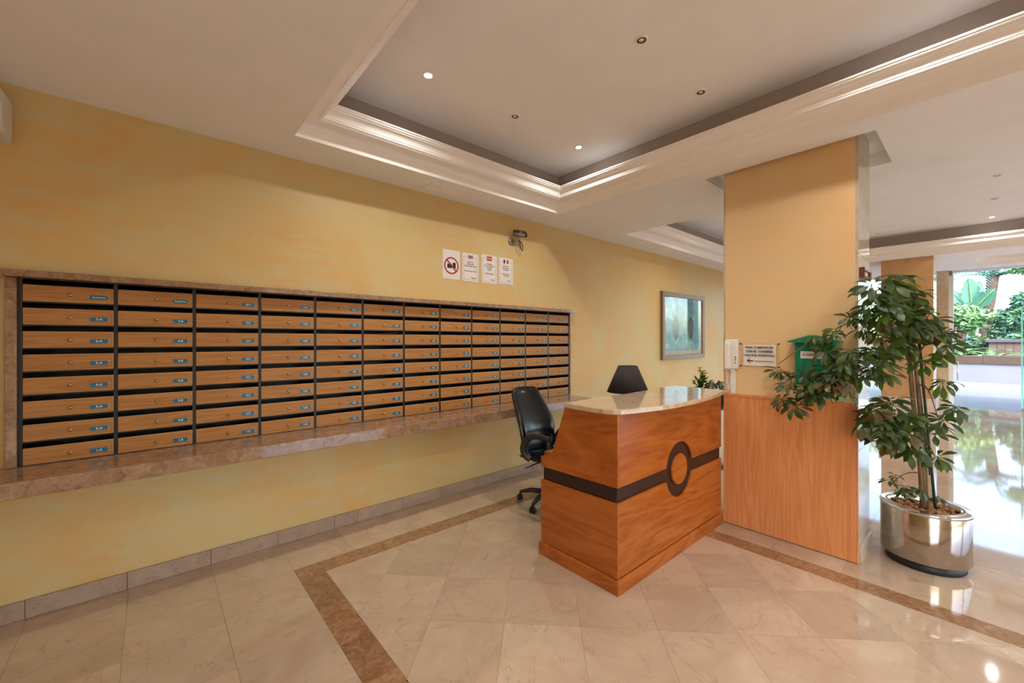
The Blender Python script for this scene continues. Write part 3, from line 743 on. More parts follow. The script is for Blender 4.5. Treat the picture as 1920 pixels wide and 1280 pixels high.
# ------------------------------------------------------------------ reception desk
db = (2.8, 1.7, 0)
desk = thing('reception_desk', 'orange wood reception desk with dark band and ring and stone counter', 'desk', db)
def dp(name, mb, mats, label=None): return part(name, mb, mats, desk, label, db)
front = [(2.03, 1.80), (2.012, 1.60), (2.018, 1.49), (2.04, 1.43), (2.075, 1.40), (2.18, 1.364), (2.409, 1.318), (2.60, 1.300), (2.80, 1.297), (3.0, 1.308), (3.13, 1.322), (3.33, 1.35), (3.525, 1.383)]
back = [(3.54, 1.50), (3.54, 1.82), (3.3, 1.835), (3.1, 1.815), (2.744, 1.795), (2.39, 1.812)]
dp('countertop', MB().prism(front+back, 1.0575, 1.0885, bev=.004), M['counter'], 'cream stone countertop with curved front edge')
CX, CZ, RR, RI = 2.815, .586, .193, .108
XL, XR, YFp, YB = 2.058, 3.515, 1.412, 2.045
B0, B1 = .533, .624
def arc(cx, cz, r, a0, a1, n=24): return [(cx+r*math.cos(a0+(a1-a0)*k/n), cz+r*math.sin(a0+(a1-a0)*k/n)) for k in range(n+1)]
au = math.asin((B1-CZ)/RR); al = math.asin((B0-CZ)/RR)
XF2 = XL+.0147
upper = [(XF2, B1)]+arc(CX, CZ, RR, PI-au, au)+[(XR, B1), (XR, 1.057), (XF2, 1.057)]
lower = [(XF2, .088), (XR, .088), (XR, B0)]+arc(CX, CZ, RR, al, -PI-al)+[(XF2, B0)]
dp('front_panel', MB().prism(upper, YFp, YFp+.0145, axis='y', bev=.0012), M['desk'])
dp('front_panel', MB().prism(lower, YFp, YFp+.0145, axis='y', bev=.0012), M['desk'])
dp('inlay_disc', MB().prism(arc(CX, CZ, RI, 0, 2*PI*47/48, 47), YFp-.002, YFp+.016, axis='y', bev=.003), M['desk'])
dp('front_board', MB().box(XL+.015, YFp+.015, .01, XR, YFp+.04, 1.057), M['band'], 'dark wenge board seen as band and ring')
side_u = [(YFp, B1), (YB, B1-.012), (YB, .682), (1.938, .728), (1.822, 1.057), (YFp, 1.057)]
side_l = [(YFp, .088), (YB, .088), (YB, B0-.012), (YFp, B0)]
dp('side_panel', MB().prism(side_u, XL-.0005, XL+.0145, axis='x', bev=.0012), M['desk_side'])
dp('side_panel', MB().prism(side_l, XL-.0005, XL+.0145, axis='x', bev=.0012), M['desk_side'])
dp('side_board', MB().prism([(YFp+.0405, .01), (YB-.012, .01), (YB-.012, .66), (1.93, .715), (1.81, 1.05), (YFp+.0405, 1.05)], XL+.015, XL+.035, axis='x'), M['band'], 'dark wenge side board')
dp('side_board', MB().prism([(YFp+.041, .01), (YB-.012, .01), (YB-.012, .66), (1.93, .715), (1.81, 1.05), (YFp+.041, 1.05)], XR-.03, XR-.002, axis='x'), M['desk_side'])
dp('work_surface', MB().rbox(XL+.036, YFp+.041, .68, XR-.031, YB+.003, .712, .004), M['desk'])
dp('upper_shelf', MB().box(XL+.036, YFp+.041, .88, XR-.031, 1.80, .90), M['desk'])
pl = [(2.042, 1.397), (3.518, 1.397), (3.518, 1.412), (2.058, 1.412), (2.058, 2.052), (2.042, 2.052)]
pb = MB(); hp = .086
top_pl = [(2.053, 1.407), (3.518, 1.407), (3.518, 1.412), (2.058, 1.412), (2.058, 2.052), (2.053, 2.052)]
n6 = 6
pb.add([(x, y, .001) for x, y in pl]+[(x, y, hp-.012) for x, y in pl]+[(x, y, hp) for x, y in top_pl], [[j*6+k, j*6+(k+1) % 6, (j+1)*6+(k+1) % 6, (j+1)*6+k] for j in range(2) for k in range(6)])
pb.add([(x, y, hp) for x, y in top_pl], [list(range(6))]); pb.add([(x, y, .001) for x, y in pl], [list(range(6))[::-1]])
dp('plinth', pb, M['desk'])

# lamp on the desk
lb_ = (3.05, 1.99, .7125)
t = thing('desk_lamp', 'dark conical shade table lamp standing behind the stone counter', 'lamp', lb_)
obj('base', MB().lathe([(0, 0), (.052, 0), (.052, .012), (.045, .022), (.018, .03), (.0, .03)], 28).mesh('base', M['black']), t)
obj('stem', MB().lathe([(.010, .028), (.010, .06), (.022, .12), (.028, .18), (.018, .26), (.009, .32), (.009, .37), (.0, .37)], 20).mesh('stem', M['black']), t)
obj('shade', MB().lathe([(.173, .344), (.175, .344), (.080, .567), (.078, .567), (.173, .344)], 40).mesh('shade', M['shade']), t)
sp = MB().lathe([(.0, .37), (.016, .37), (.018, .41), (.028, .46), (.02, .50), (0, .51)], 16); obj('lamp_bulb', sp.mesh('lamp_bulb', M['bulb_off']), t)
bs = MB()
for k in range(3): bs.tube([(.01*math.cos(k*2.1), .01*math.sin(k*2.1), .39), (.085*math.cos(k*2.1), .085*math.sin(k*2.1), .55)], .002, 5)
obj('shade_bracket', bs.mesh('shade_bracket', M['black']), t)

# side table with flowers beyond the desk
tb = (5.05, 2.17, 0)
t = thing('side_table', 'small dark round side table beyond the desk carrying the potted flowers', 'table', tb)
obj('tabletop', MB().lathe([(0, .70), (.28, .70), (.285, .712), (.28, .725), (0, .725)], 32).mesh('tabletop', M['band']), t)
obj('pedestal', MB().lathe([(.0, .02), (.2, .0), (.2, .02), (.04, .06), (.03, .3), (.035, .7)], 24).mesh('pedestal', M['band']), t)
def leafy(n, r, hgt, ln, mats, c=(0, 0, 0), up=.4):
    m_ = MB()
    for k in range(n):
        a = random.uniform(0, 2*PI); e = random.uniform(up-.4, 1.2); rr = r*math.sqrt(random.random())
        p = Vector((c[0]+rr*math.cos(a), c[1]+rr*math.sin(a), c[2]+hgt*random.random()))
        d_ = Vector((math.cos(a)*math.cos(e), math.sin(a)*math.cos(e), math.sin(e))); s2 = d_.cross(Vector((0, 0, 1))).normalized()
        L = ln*random.uniform(.7, 1.2); wd = L*.28; nz = s2.cross(d_)
        m_.add([p, p+d_*L*.35+s2*wd+nz*.1*L, p+d_*L*.75+s2*wd*.7, p+d_*L-nz*.12*L, p+d_*L*.75-s2*wd*.7, p+d_*L*.35-s2*wd+nz*.1*L, p+d_*L*.5], [(0, 1, 6), (1, 2, 6), (2, 3, 6), (3, 4, 6), (4, 5, 6), (5, 0, 6)], random.randrange(len(mats)))
    return m_
t = thing('flowering_plant', 'small potted plant with yellow flowers beyond the counter', 'plant', (5.02, 2.24, .726))
obj('pot', MB().lathe([(0, 0), (.06, 0), (.085, .13), (.09, .14), (.08, .14), (.06, .12), (0, .12)], 24).mesh('pot', plain('terracotta', '#9b5a38', .7)), t)
o_ = obj('foliage', leafy(90, .09, .18, .075, [0, 1], (0, 0, .12)).mesh('foliage', [M['leafA'], M['leafB']], fix=False), t); o_['kind'] = 'stuff'
for k, (x, y, z) in enumerate(((-.01, .02, .40), (.04, -.03, .37), (.03, .04, .43), (-.04, -.02, .35), (.06, .0, .395))):
    fm = MB()
    for q in range(6):
        a = q*PI/3; fm.blob((x+.018*math.cos(a), y+.018*math.sin(a), z), .012, 1, 1, .5, 0, 1)
    fm.blob((x, y, z+.004), .009, mi=1, sub=1); fm.tube([(x*.3, y*.3, .2), (x, y, z)], .002, 4, 2)
    obj('flower', fm.mesh('flower', [plain('yellow_petal', '#cda52c', .6), M['leafC'], M['leafB']]), t)
for k, (x, z) in enumerate(((-.1, .38), (-.08, .33))):
    obj('stem', MB().tube([(0, 0, .15), (x*.6, -.02, z-.08), (x, -.04, z)], .003, 5).mesh('stem', M['leafB']), t)
    o_ = obj('foliage', leafy(10, .02, .03, .04, [0], (x, -.04, z-.02)).mesh('foliage', [M['leafA']], fix=False), t); o_['kind'] = 'stuff'
t = thing('hydrangea', 'rounded grey-blue potted plant beside the yellow flowers', 'plant', (5.12, 2.08, .726))
obj('pot', MB().lathe([(0, 0), (.05, 0), (.075, .11), (.08, .12), (.07, .12), (.055, .1), (0, .1)], 24).mesh('pot', M['greybrown']), t)
o_ = obj('foliage', leafy(150, .115, .14, .06, [0, 1], (0, 0, .11), .2).mesh('foliage', [plain('blue_grey_leaf', '#84968f', .5, var=.2), plain('dusk_leaf', '#5f7a74', .5, var=.2)], fix=False), t); o_['kind'] = 'stuff'

# ------------------------------------------------------------------ office chair
chair = thing('office_chair', 'black leather swivel office chair beside the reception desk', 'chair', (2.74, 2.63, 0), math.radians(4))
def ch(name, mb, mat, parent=None): return obj(name, mb.mesh(name, mat), parent or chair)
# local: faces -Y
hub = MB().lathe([(0, .07), (.035, .07), (.04, .11), (.03, .125), (.0, .125)], 20); ch('hub', hub, M['greybrown'])
for k in range(5):
    a = math.radians(118+72*k); dx, dy = math.cos(a), math.sin(a)
    lg = ch('base_leg', MB().tube([(dx*.03, dy*.03, .10), (dx*.16, dy*.16, .105), (dx*.26, dy*.26, .078), (dx*.27, dy*.27, .062)], [.024, .021, .016, .012], 10), M['greybrown'])
    cs = MB()
    for s in (-1, 1): cs.lathe([(0, -.01), (.02, -.01), (.026, -.006), (.026, .006), (.02, .01), (0, .01)], 18, axis='x', c=(s*.015, 0, .0265))
    cs.box(-.006, -.012, .03, .006, .012, .06)
    o_ = obj('caster', cs.mesh('caster', M['black']), lg, (dx*.27, dy*.27, 0), (0, 0, a+.6+k))
ch('gas_column', MB().lathe([(.026, .12), (.026, .26), (.018, .265), (.018, .40), (0, .40)], 18), M['black'])
ch('mechanism', MB().rbox(-.09, -.12, .375, .09, .13, .42, .01), M['black'])
ch('lever', MB().tube([(-.08, .0, .40), (-.2, .02, .385), (-.27, .03, .372)], .006, 8), M['black'])
ch('tilt_knob', MB().tube([(.08, -.05, .395), (.22, -.06, .40), (.25, -.06, .40)], [.006, .006, .014], 8), M['black'])
def cushion(poly_fn, nx, ny, mi=0):
    pass
# seat cushion: rounded slab with waterfall front
sv = MB(); nx, ny = 14, 14
top = []; bot = []
for j in range(ny+1):
    for i in range(nx+1):
        u = -1+2*i/nx; v = -1+2*j/ny
        x = .225*u*(1-.1*max(0, v)); y = .235*v-.06
        edge = max(abs(u)**6, abs(v)**6)
        z = .485-.05*edge+.012*abs(u)**2-(.03*max(0, -v-.55) if v < -.55 else 0)
        top.append((x, y, z)); bot.append((x*.97, y*.97, .418+.012*edge))
idx = lambda i, j: j*(nx+1)+i
sv.add(top, [(idx(i, j), idx(i+1, j), idx(i+1, j+1), idx(i, j+1)) for i in range(nx) for j in range(ny)], 0, True)
sv.add(bot, [(idx(i, j), idx(i, j+1), idx(i+1, j+1), idx(i+1, j)) for i in range(nx) for j in range(ny)], 0, True)
loop = [idx(i, 0) for i in range(nx)]+[idx(nx, j) for j in range(ny)]+[idx(i, ny) for i in range(nx, 0, -1)]+[idx(0, j) for j in range(ny, 0, -1)]
P1 = [top[i] for i in loop]; P2 = [bot[i] for i in loop]; nl = len(loop)
sv.add(P1+P2, [(k, nl+k, nl+(k+1) % nl, (k+1) % nl) for k in range(nl)], 0, True)
ch('seat', sv, M['leather'])
# backrest: tall tapering curved pad, leaning back
bv = MB(); nu, nv = 14, 22
def back_pt(u, v, side):
    # v 0 bottom .. 1 top
    z = .44+.60*v
    wd = (.195+.04*math.sin(min(1, v*1.7)*PI*.62)) if v < .55 else .233-.068*((v-.55)/.45)**1.1
    wd *= (1-.22*max(0, (v-.95)/.05)**2)*(1-.2*max(0, (.07-v)/.07)**2)
    lean = .15+.17*v+.035*math.sin(v*PI*1.6+2.6)
    curve = -.055*u*u
    th = .034*(1-abs(u)**4)**.5*(1-abs(2*v-1)**10)**.5 + .012
    return Vector((wd*u, lean+curve+(th if side else -th), z))
for side in (0, 1):
    vs_ = [back_pt(-1+2*i/nu, j/nv, side) for j in range(nv+1) for i in range(nu+1)]
    id2 = lambda i, j: j*(nu+1)+i
    bv.add(vs_, [(id2(i, j), id2(i+1, j), id2(i+1, j+1), id2(i, j+1)) for i in range(nu) for j in range(nv)], 0 if side == 0 else 1, True)
lp = [(i, 0) for i in range(nu)]+[(nu, j) for j in range(nv)]+[(i, nv) for i in range(nu, 0, -1)]+[(0, j) for j in range(nv, 0, -1)]
A_ = [back_pt(-1+2*i/nu, j/nv, 0) for i, j in lp]; B_ = [back_pt(-1+2*i/nu, j/nv, 1) for i, j in lp]; nl = len(lp)
bv.add(A_+B_, [(k, nl+k, nl+(k+1) % nl, (k+1) % nl) for k in range(nl)], 1, True)
ch('backrest', bv, [M['leather'], M['greybrown']])
ch('back_bracket', MB().tube([(0, .08, .40), (0, .20, .405), (0, .235, .46), (0, .25, .62)], .02, 8), M['black'])
for s in (-1, 1):
    am = [(s*.21, .03, .435), (s*.228, .075, .475), (s*.236, .085, .54), (s*.242, .05, .61), (s*.245, -.02, .652), (s*.245, -.12, .668), (s*.243, -.22, .664)]
    am2 = []
    for q in range(len(am)-1):
        a0, a1, a2, a3 = (Vector(am[max(0, min(len(am)-1, q+d_))]) for d_ in (-1, 0, 1, 2))
        for t_ in (0, .25, .5, .75): am2.append(.5*((2*a1)+(a2-a0)*t_+(2*a0-5*a1+4*a2-a3)*t_*t_+(3*a1-a0-3*a2+a3)*t_**3))
    am2.append(Vector(am[-1])); rr_ = [.026, .034, .036, .032, .026, .024, .016]
    ch('armrest', MB().tube(am2, [rr_[min(5, k//4)]+(rr_[min(6, k//4+1)]-rr_[min(5, k//4)])*(k % 4)/4 for k in range(len(am2))], 12), M['greybrown'])
    ch('arm_strut', MB().tube([(s*.243, -.2, .655), (s*.238, -.2, .52), (s*.2, -.13, .42)], .014, 8), M['greybrown'])

# ------------------------------------------------------------------ planter and umbrella tree
pbz = (3.94, .26, 0)
pt = thing('steel_planter', 'round brushed steel planter on a black base beside the column', 'planter', pbz)
obj('base', MB().lathe([(0, .001), (.198, .001), (.20, .004), (.20, .062), (0, .062)], 48).mesh('base', M['rubber']), pt)
obj('body', MB().lathe([(.19, .058), (.221, .058), (.2225, .061), (.2225, .372), (.2215, .374)], 64).mesh('body', M['steel']), pt)
obj('rim', MB().lathe([(.2215, .366), (.2265, .368), (.227, .382), (.224, .388), (.172, .390), (.169, .386), (.169, .33)], 64).mesh('rim', M['rim']), pt)
obj('soil', MB().lathe([(0, .345), (.169, .345)], 32).mesh('soil', M['soil']), pt)
pm = MB()
for k in range(150):
    a = random.uniform(0, 2*PI); r_ = .158*math.sqrt(random.random()); q = random.uniform(.009, .017)
    pm.blob((r_*math.cos(a), r_*math.sin(a), .35+random.uniform(0, .016)), q, random.uniform(.8, 1.4), random.uniform(.8, 1.3), .7, 0, 1, .12)
o_ = obj('pebbles', pm.mesh('pebbles', M['pebble']), None, pbz); tag(o_, 'terracotta pebbles covering the soil of the steel planter', 'pebbles', kind='stuff')

tr = thing('umbrella_tree', 'tall leafy umbrella tree growing in the steel planter', 'plant', (3.92, .25, .345))
TB = Vector((3.92, .25, .345))
def tp(name, mb, mat): return obj(name, mb.mesh(name, mat, TB), tr)
tr1 = [(3.915, .255, .33), (3.895, .262, .60), (3.87, .28, .80), (3.83, .30, 1.10), (3.80, .32, 1.45), (3.78, .335, 1.72)]
tr2 = [(3.905, .265, .33), (3.885, .275, .62), (3.85, .297, .9), (3.815, .315, 1.2), (3.785, .33, 1.5), (3.74, .36, 1.7)]
tr3 = [(3.925, .245, .33), (3.895, .255, .7), (3.862, .275, 1.0), (3.825, .295, 1.35), (3.80, .305, 1.6), (3.82, .30, 1.78)]
for p in (tr1, tr2, tr3): tp('trunk', MB().tube(p, [.012, .0115, .010, .008, .007, .005], 8), M['bark'])
tp('stake', MB().tube([(3.955, .205, .33), (3.91, .235, .8), (3.83, .285, 1.62)], .008, 8), M['stake'])
tp('stake', MB().tube([(3.90, .23, .6), (3.86, .27, 1.1), (3.80, .32, 1.66)], .005, 8), M['stake'])
def branch(p, q, sag=.0):
    p, q = Vector(p), Vector(q); m_ = (p+q)/2+Vector((0, 0, sag))
    P = [p*(1-t_)**2+m_*2*t_*(1-t_)+q*t_*t_ for t_ in (0, .2, .4, .6, .8, 1)]
    tp('branch', MB().tube(P, [.005, .0045, .004, .0036, .003, .0025], 6), M['bark'])
branch((3.80, .32, 1.45), (3.34, .95, 1.33), .32); branch((3.81, .315, 1.3), (3.33, .84, 1.12), .25); branch((3.79, .335, 1.25), (3.34, .66, 1.24), .22)
branch((3.83, .30, 1.1), (3.50, .45, .95), .16); branch((3.85, .29, .98), (3.52, .35, .90), .12); branch((3.84, .27, 1.2), (3.72, .18, .98), .14); branch((3.87, .28, .8), (3.72, .2, .77), .1)
branch((3.83, .28, 1.4), (3.86, .18, 1.42), .14); branch((3.89, .26, .6), (3.86, .40, .53), .06); branch((3.80, .33, 1.5), (3.38, .55, 1.60), .12); branch((3.78, .33, 1.6), (3.62, .46, 1.78), .05)
def compound(nl, L, seed, droop):
    rnd = random.Random(seed); m_ = MB()
    m_.tube([(-.0, 0, -.06), (0, 0, -.03), (0, 0, 0)], .0022, 5, 1)
    for k in range(nl):
        a = 2*PI*k/nl+rnd.uniform(-.2, .2); el = -droop+rnd.uniform(-.25, .25)
        ll = L*rnd.uniform(.8, 1.15); wd = ll*.15
        d_ = Vector((math.cos(a), math.sin(a), 0)); s2 = Vector((-math.sin(a), math.cos(a), 0))
        pts_ = []; e = el+.35; p = Vector((0, 0, 0))
        cen = [p.copy()]
        for q in range(5):
            st = ll*(.22 if q == 0 else .195); p = p+(d_*math.cos(e)+Vector((0, 0, math.sin(e))))*st; cen.append(p.copy()); e -= .16
        ws = [.06, .12, .62, 1.0, .88, .0]
        vs_ = []
        for c_, wq in zip(cen, ws):
            up_ = Vector((0, 0, wd*.22*wq)); vs_ += [c_-s2*wd*wq+up_, c_, c_+s2*wd*wq+up_]
        fs = []
        for q in range(5):
            fs += [(q*3, q*3+1, q*3+4, q*3+3), (q*3+1, q*3+2, q*3+5, q*3+4)]
        m_.add(vs_, fs, 0, True)
    return m_
variants = []
for sd_ in range(6):
    nl_, L_, dr_ = [(8, .115, .5), (7, .125, .8), (9, .11, .35), (8, .13, 1.0), (7, .11, .65), (8, .10, .5)][sd_]
    mats_ = [M['leafA'], M['leafB'], M['leafA'], M['leafB'], M['leafC'], M['leafA']][sd_]
    variants.append(compound(nl_, L_, sd_, dr_).mesh('leaf', [mats_, M['leafB']], fix=False))
upper_ = [(3.74, .39, 1.87), (3.59, .45, 1.81), (3.77, .32, 1.71), (3.85, .29, 1.59), (3.61, .36, 1.59), (3.61, .44, 1.66), (3.60, .41, 1.49), (3.58, .49, 1.84), (3.90, .33, 1.84), (3.68, .46, 1.56), (4.0, .26, 1.64), (3.77, .36, 1.49), (3.50, .39, 1.74), (3.52, .49, 1.70), (3.59, .32, 1.62), (3.68, .40, 1.78), (3.70, .30, 1.66), (3.82, .35, 1.76), (3.66, .36, 1.70), (3.74, .28, 1.58), (3.64, .42, 1.73), (3.80, .24, 1.66), (3.55, .42, 1.62), (3.72, .42, 1.66), (3.86, .24, 1.54), (3.70, .38, 1.90), (3.76, .36, 1.86), (3.64, .42, 1.87), (3.84, .30, 1.72)]
right_ = [(3.89, .19, 1.58), (3.87, .18, 1.47), (3.86, .19, 1.40), (3.80, .16, 1.21), (3.78, .14, 1.08), (3.80, .16, 1.02), (3.73, .20, .93), (3.73, .20, .77), (3.65, .26, 1.36)]
arc_ = [(3.38, .51, 1.62), (3.38, .57, 1.61), (3.38, .64, 1.55), (3.38, .74, 1.52), (3.42, .50, 1.55)]
box_ = [(3.33, .59, 1.37), (3.33, .68, 1.30), (3.33, .80, 1.28), (3.33, .95, 1.30), (3.33, .93, 1.11), (3.33, .84, 1.08), (3.33, .74, 1.15), (3.33, .64, 1.23), (3.33, .58, 1.21), (3.33, .62, 1.32), (3.33, .73, 1.23), (3.36, .69, 1.44), (3.33, .54, 1.41), (3.34, .78, 1.19), (3.30, .88, 1.22), (3.34, .60, 1.28), (3.36, .56, 1.33), (3.31, .70, 1.17)]
mid_ = [(3.42, .45, 1.35), (3.42, .43, 1.28), (3.42, .50, 1.42), (3.42, .51, 1.28), (3.45, .46, 1.45), (3.5, .42, 1.38)]
low_ = [(3.5, .49, 1.04), (3.5, .43, .98), (3.5, .35, 1.02), (3.5, .33, .94), (3.5, .46, .89), (3.5, .40, .85), (3.52, .30, .84), (3.5, .49, .95), (3.5, .39, 1.09), (3.5, .46, 1.09), (3.5, .33, 1.06), (3.55, .42, .93), (3.56, .38, 1.0), (3.58, .34, .89), (3.54, .47, 1.0), (3.6, .36, 1.05)]
bas_ = [(3.86, .41, .56), (3.91, .37, .50), (3.90, .31, .49), (3.99, .21, .42), (3.84, .36, .47)]
def put(P, sc_, tilt, away=None):
    for p in [q for q in P for _ in range(2)]:
        v_ = Vector(p)-TB+Vector((random.uniform(-.03, .03), random.uniform(-.035, .01), random.uniform(-.035, .03)))
        w_ = v_+TB
        if w_.x > 3.40 and w_.y > .40: f_ = 3.38/w_.x; v_ = Vector((3.38, w_.y*f_, 1.5+(w_.z-1.5)*f_))-TB
        if v_.y+TB.y > .44: v_.x -= .04
        k = random.randrange(6)
        o_ = obj('leaf', variants[k], tr, v_)
        s3 = sc_*random.uniform(.85, 1.15); o_.scale = (s3, s3, s3)
        # tilt towards the viewer's hall (-X) and outward
        o_.rotation_euler = Euler((random.uniform(-tilt, tilt)*.6, random.uniform(-tilt, -.1*tilt), random.uniform(0, 2*PI)), 'XYZ') if False else (Matrix.Rotation(random.uniform(-.9, .2)*tilt, 3, 'Y') @ Matrix.Rotation(random.uniform(-.6, .6)*tilt, 3, 'X') @ Matrix.Rotation(random.uniform(0, 2*PI), 3, 'Z')).to_euler()
put(upper_, 1.08, .9); put(right_, 1.0, .8); put(arc_, .82, .9); put(box_, .95, 1.1); put(mid_, .95, .9); put(low_, 1.08, .8); put(bas_, .6, .6)

# ------------------------------------------------------------------ forecourt and garden beyond the glass
struct('pavement', MB().box(13.5, -14, -.2, 60, 12, -.002), M['out_floor'])
gw = thing('garden_wall', 'low pale planter wall with a bronze coping across the forecourt', 'wall', (22, -1, 0))
gb = (22, -1, 0)
part('wall_face', MB().box(22.05, -12, 0, 22.4, 10, .65), M['pale_stone'], gw, base=gb)
for k in range(11): part('coping', MB().rbox(22.0, -12+2*k+.004, .65, 22.5, -10+2*k-.004, .94, .012), M['bronze'], gw, base=gb)
part('earth', MB().box(22.4, -12, 0, 45, 10, .62), M['soil'], gw, base=gb)
def tree(name, label, base, trunk_pts, tr_r, blobs, nleaf, ln, mats, seed, cat='tree'):
    random.seed(seed)
    t = thing(name, label, cat, base, 0, None); b = Vector(base)
    if trunk_pts:
        for tp_ in trunk_pts: obj('trunk', MB().tube(tp_, [tr_r*(1-.4*i/(len(tp_)-1)) for i in range(len(tp_))], 10).mesh('trunk', M['out_bark'], b), t)
    m_ = MB()
    for (c_, r_, k) in blobs:
        for q in range(int(nleaf*k)):
            d_ = Vector((random.gauss(0, 1), random.gauss(0, 1), random.gauss(0, 1))).normalized()
            p = Vector(c_)+Vector((d_.x*r_, d_.y*r_, d_.z*r_*.75))*random.uniform(.55, 1.0)
            u_ = Vector((random.gauss(0, 1), random.gauss(0, 1), random.gauss(0, .6))).normalized(); v_ = d_.cross(u_).normalized()
            L = ln*random.uniform(.6, 1.3)
            m_.add([p-u_*L, p-v_*L*.45, p+u_*L, p+v_*L*.45+d_*L*.1], [(0, 1, 2), (0, 2, 3)], random.randrange(len(mats)))
    o_ = obj('foliage', m_.mesh('foliage', mats, b, fix=False), t); o_['kind'] = 'stuff'
    return t
tree('garden_tree', 'round bright green garden tree left of the palm trunk', (25, .6, .62),
     [[(25, .55, .6), (25, .62, 1.2), (25.1, .45, 1.9), (25, .3, 2.5)], [(25.1, .75, .6), (25.1, .85, 1.3), (25, .8, 2.2)]], .11,
     [((25, .55, 2.6), .6, 1), ((25, .1, 2.45), .5, .8), ((25.2, .9, 2.35), .5, .8), ((25.1, .4, 2.2), .5, .6)], 520, .10, [M['out_leaf3'], M['out_leaf']], 3)
bn = thing('banana_plant', 'banana plant with two broad blue-green leaves behind the round tree', 'plant', (26.5, .3, .62)); bnb = Vector((26.5, .3, .62))
obj('stalk', MB().tube([(26.5, .3, .6), (26.5, .3, 2.0), (26.4, .28, 2.9)], [.14, .11, .05], 10).mesh('stalk', M['out_leaf'], bnb), bn)
def bigleaf(root, tip, wid, sag, nrm=(-1, 0, .2)):
    r_, t_ = Vector(root), Vector(tip); ax = t_-r_; s2 = ax.cross(Vector(nrm)).normalized(); m_ = MB(); vs_ = []; n = 12
    for i in range(n+1):
        a = i/n; c_ = r_+ax*a+Vector((0, 0, -sag*a*a)); wv = wid*.72*math.sin(PI*min(1, a*.93+.06))**.8*(1 if i % 3 else .8)
        if i == n: wv = .02
        vs_ += [c_-s2*wv+Vector((-.08*wv, 0, .15*wv)), c_, c_+s2*wv+Vector((-.08*wv, 0, .15*wv))]
    m_.add(vs_, [f for q in range(n) for f in ((q*3, q*3+1, q*3+4, q*3+3), (q*3+1, q*3+2, q*3+5, q*3+4))], 0, True)
    return m_
for r_, t_, w_, sg in (((26.4, .28, 2.75), (26.2, .38, 4.15), .42, 0), ((26.4, .25, 2.75), (26.0, -.35, 3.75), .40, .15), ((26.5, .32, 2.7), (26.6, .95, 3.9), .33, .2), ((26.5, .3, 2.8), (27.2, .1, 4.2), .35, .1)):
    lf_ = obj('leaf', bigleaf(r_, t_, w_, sg).mesh('leaf', M['banana'], bnb), bn)
    q_ = [Vector(r_)+(Vector(t_)-Vector(r_))*a+Vector((-.03, 0, -sg*a*a)) for a in (0, .25, .5, .75, .98)]
    obj('midrib', MB().tube(q_, [.035, .03, .025, .018, .008], 6).mesh('midrib', M['out_leaf3'], bnb), lf_)
pa = thing('palm_tree', 'palm tree with a rough brown trunk in the garden', 'tree', (28, -.05, .62)); pab = Vector((28, -.05, .62))
pp = [(28, -.02, .6), (28, -.06, 1.6), (28, -.12, 2.6), (28, -.22, 3.2), (28, -.27, 3.8), (28, -.3, 4.3)]
obj('trunk', MB().tube(pp, [.30, .2, .17, .17, .18, .2], 12).mesh('trunk', M['out_bark'], pab), pa)
random.seed(5)
for k in range(16):
    a = 2*PI*k/16+random.uniform(-.15, .15); e0 = random.uniform(.3, 1.25); m_ = MB(); p = Vector((28, -.3, 4.28)); e = e0; rach = [p.copy()]
    for q in range(10):
        p = p+Vector((math.cos(a)*math.cos(e), math.sin(a)*math.cos(e), math.sin(e)))*.26; e -= .2; rach.append(p.copy())
    m_.tube(rach, [.03*(1-.08*i) for i in range(len(rach))], 5)
    s2 = Vector((-math.sin(a), math.cos(a), 0))
    for i in range(1, len(rach)):
        for h_ in (0, .5):
            c_ = rach[i-1].lerp(rach[i], h_); d_ = (rach[i]-rach[i-1]).normalized()
            for s in (-1, 1):
                tp2 = c_+(s2*s*.7+d_*.6).normalized()*.55*(1-.05*i)+Vector((0, 0, -.12)); m_.add([c_-d_*.03, c_+d_*.03, tp2], [(0, 1, 2)])
    obj('frond', m_.mesh('frond', M['out_leaf2'], pab, fix=False), pa)
tree('garden_bush', 'large blue-green bush filling the right side of the garden', (25.5, -1.0, .62), [[(25.5, -1, .6), (25.5, -1, 1.6)]], .1,
     [((25.4, -.85, 2.3), .7, 1), ((25.5, -1.5, 2.6), .9, 1), ((25.6, -.7, 1.75), .6, .8), ((25.3, -1.2, 3.0), .55, .7), ((26, -2.6, 2.6), 1.2, 1.2)], 620, .11, [M['out_leaf2'], M['out_leaf']], 11, 'bush')
tree('garden_tree', 'tall light tree whose branches hang into the top right of the opening', (24.5, -2.2, .62), [[(24.5, -2.2, .6), (24.5, -2.1, 3.0), (24.4, -1.6, 4.4)]], .12,
     [((24.2, -1.0, 4.25), .45, 1), ((24.3, -1.6, 4.7), .7, 1), ((24.4, -2.4, 4.9), .9, 1)], 420, .10, [M['out_leaf'], M['out_leaf3']], 12)
tree('garden_bush', 'dark shrub under the round tree behind the coping', (24.6, .1, .62), None, .1, [((24.6, .15, 1.35), .45, 1), ((24.8, 1.2, 1.5), .6, 1), ((24.6, .55, 1.0), .35, .6)], 420, .09, [M['out_leaf2'], M['leafB']], 13, 'bush')
tree('garden_bush', 'pale yellow-green shrub seen between the two columns', (24.5, 3.1, .62), [[(24.5, 3.1, .6), (24.5, 3.1, 2.0)]], .07, [((24.5, 3.1, 2.4), .7, 1), ((24.5, 2.5, 3.3), .8, 1), ((24.6, 3.6, 3.2), .8, 1), ((24.4, 3.1, 1.5), .6, .8)], 420, .10, [M['out_leaf'], M['out_leaf3']], 14, 'bush')
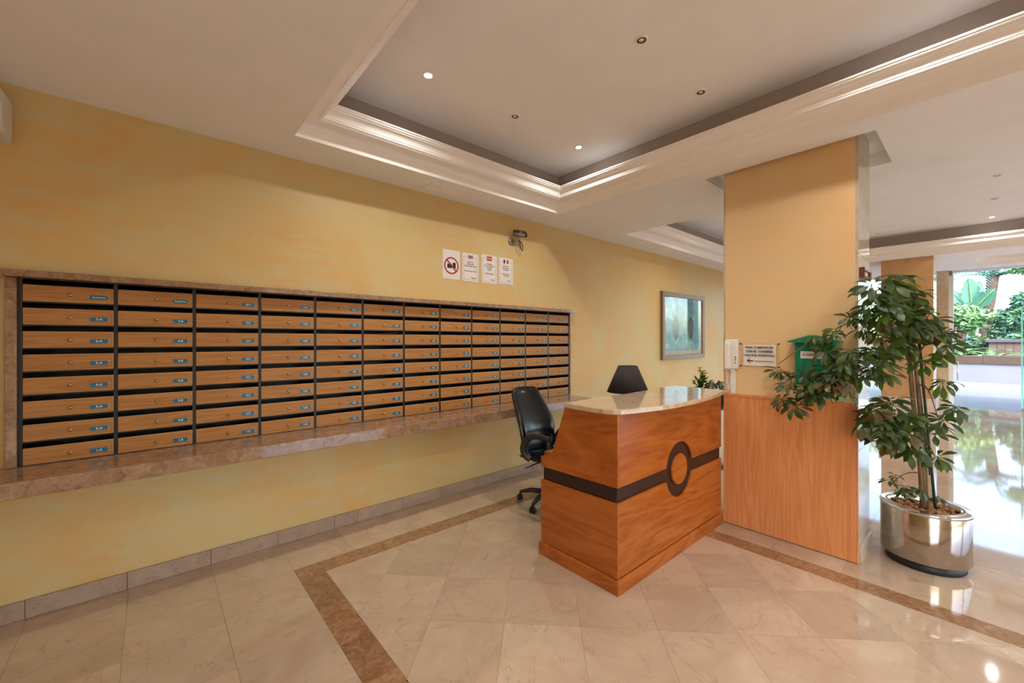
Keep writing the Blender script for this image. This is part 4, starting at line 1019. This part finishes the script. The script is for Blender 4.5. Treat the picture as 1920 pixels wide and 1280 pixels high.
tree('garden_tree', 'broad tree at the far back of the garden behind the palm', (33, .8, .62), [[(33, .8, .6), (33, .8, 3)]], .16, [((33, 1.4, 3.4), 1.2, 1), ((33, .2, 2.6), 1.0, .7), ((33.5, 2.6, 3.8), 1.4, 1)], 420, .13, [M['out_leaf'], M['out_leaf2']], 15)
def fern(label, base, n, L, seed):
    random.seed(seed); t = thing('fern', label, 'plant', base); b = Vector(base); L *= 1.35
    for k in range(n):
        a = 2*PI*k/n+random.uniform(-.2, .2); e = random.uniform(1.0, 1.4); p = b.copy(); m_ = MB(); R_ = [p.copy()]
        for q in range(8):
            p = p+Vector((math.cos(a)*math.cos(e), math.sin(a)*math.cos(e), math.sin(e)))*L/8; e -= .22; R_.append(p.copy())
        s2 = Vector((-math.sin(a), math.cos(a), 0)); m_.tube(R_, .008, 4)
        for i in range(1, 9):
            for h_ in (0, .5):
                c_ = R_[i-1].lerp(R_[i], h_); d_ = (R_[i]-R_[i-1]).normalized()
                for s in (-1, 1): m_.add([c_-d_*.02, c_+d_*.02, c_+(s2*s+d_*.6).normalized()*.22*(1.1-.09*i)], [(0, 1, 2)])
        obj('frond', m_.mesh('frond', M['out_leaf3'] if k % 2 else M['out_leaf'], b, fix=False), t)
fern('arching green fern behind the coping, nearest the glass post', (22.95, .72, .62), 13, 1.0, 1)
fern('arching green fern behind the coping in front of the brown block', (22.95, -.25, .62), 12, .75, 2)
cw = obj('garden_screen', MB().rbox(30, -.75, .6, 30.2, .15, 2.12, .02).mesh('garden_screen', M['cream_wall'], (30, -.3, .6)), None, (30, -.3, .6)); tag(cw, 'cream rendered garden wall panel behind the palm trunk', 'wall')
bk = thing('stone_block', 'brown clad block with a dark slab top in the garden', 'block', (23.9, -.9, .62)); bkb = (23.9, -.9, .62)
for k in range(8): part('cladding_board', MB().rbox(23.5, -1.75+k*.2+.004, .62, 23.54, -1.75+(k+1)*.2-.004, 1.40, .003), M['brownblock'], bk, base=bkb)
part('core', MB().box(23.541, -1.74, .62, 24.3, -.16, 1.399), M['brownblock'], bk, base=bkb)
part('top_slab', MB().rbox(23.42, -1.85, 1.40, 24.38, -.06, 1.52, .02), M['slab'], bk, base=bkb)
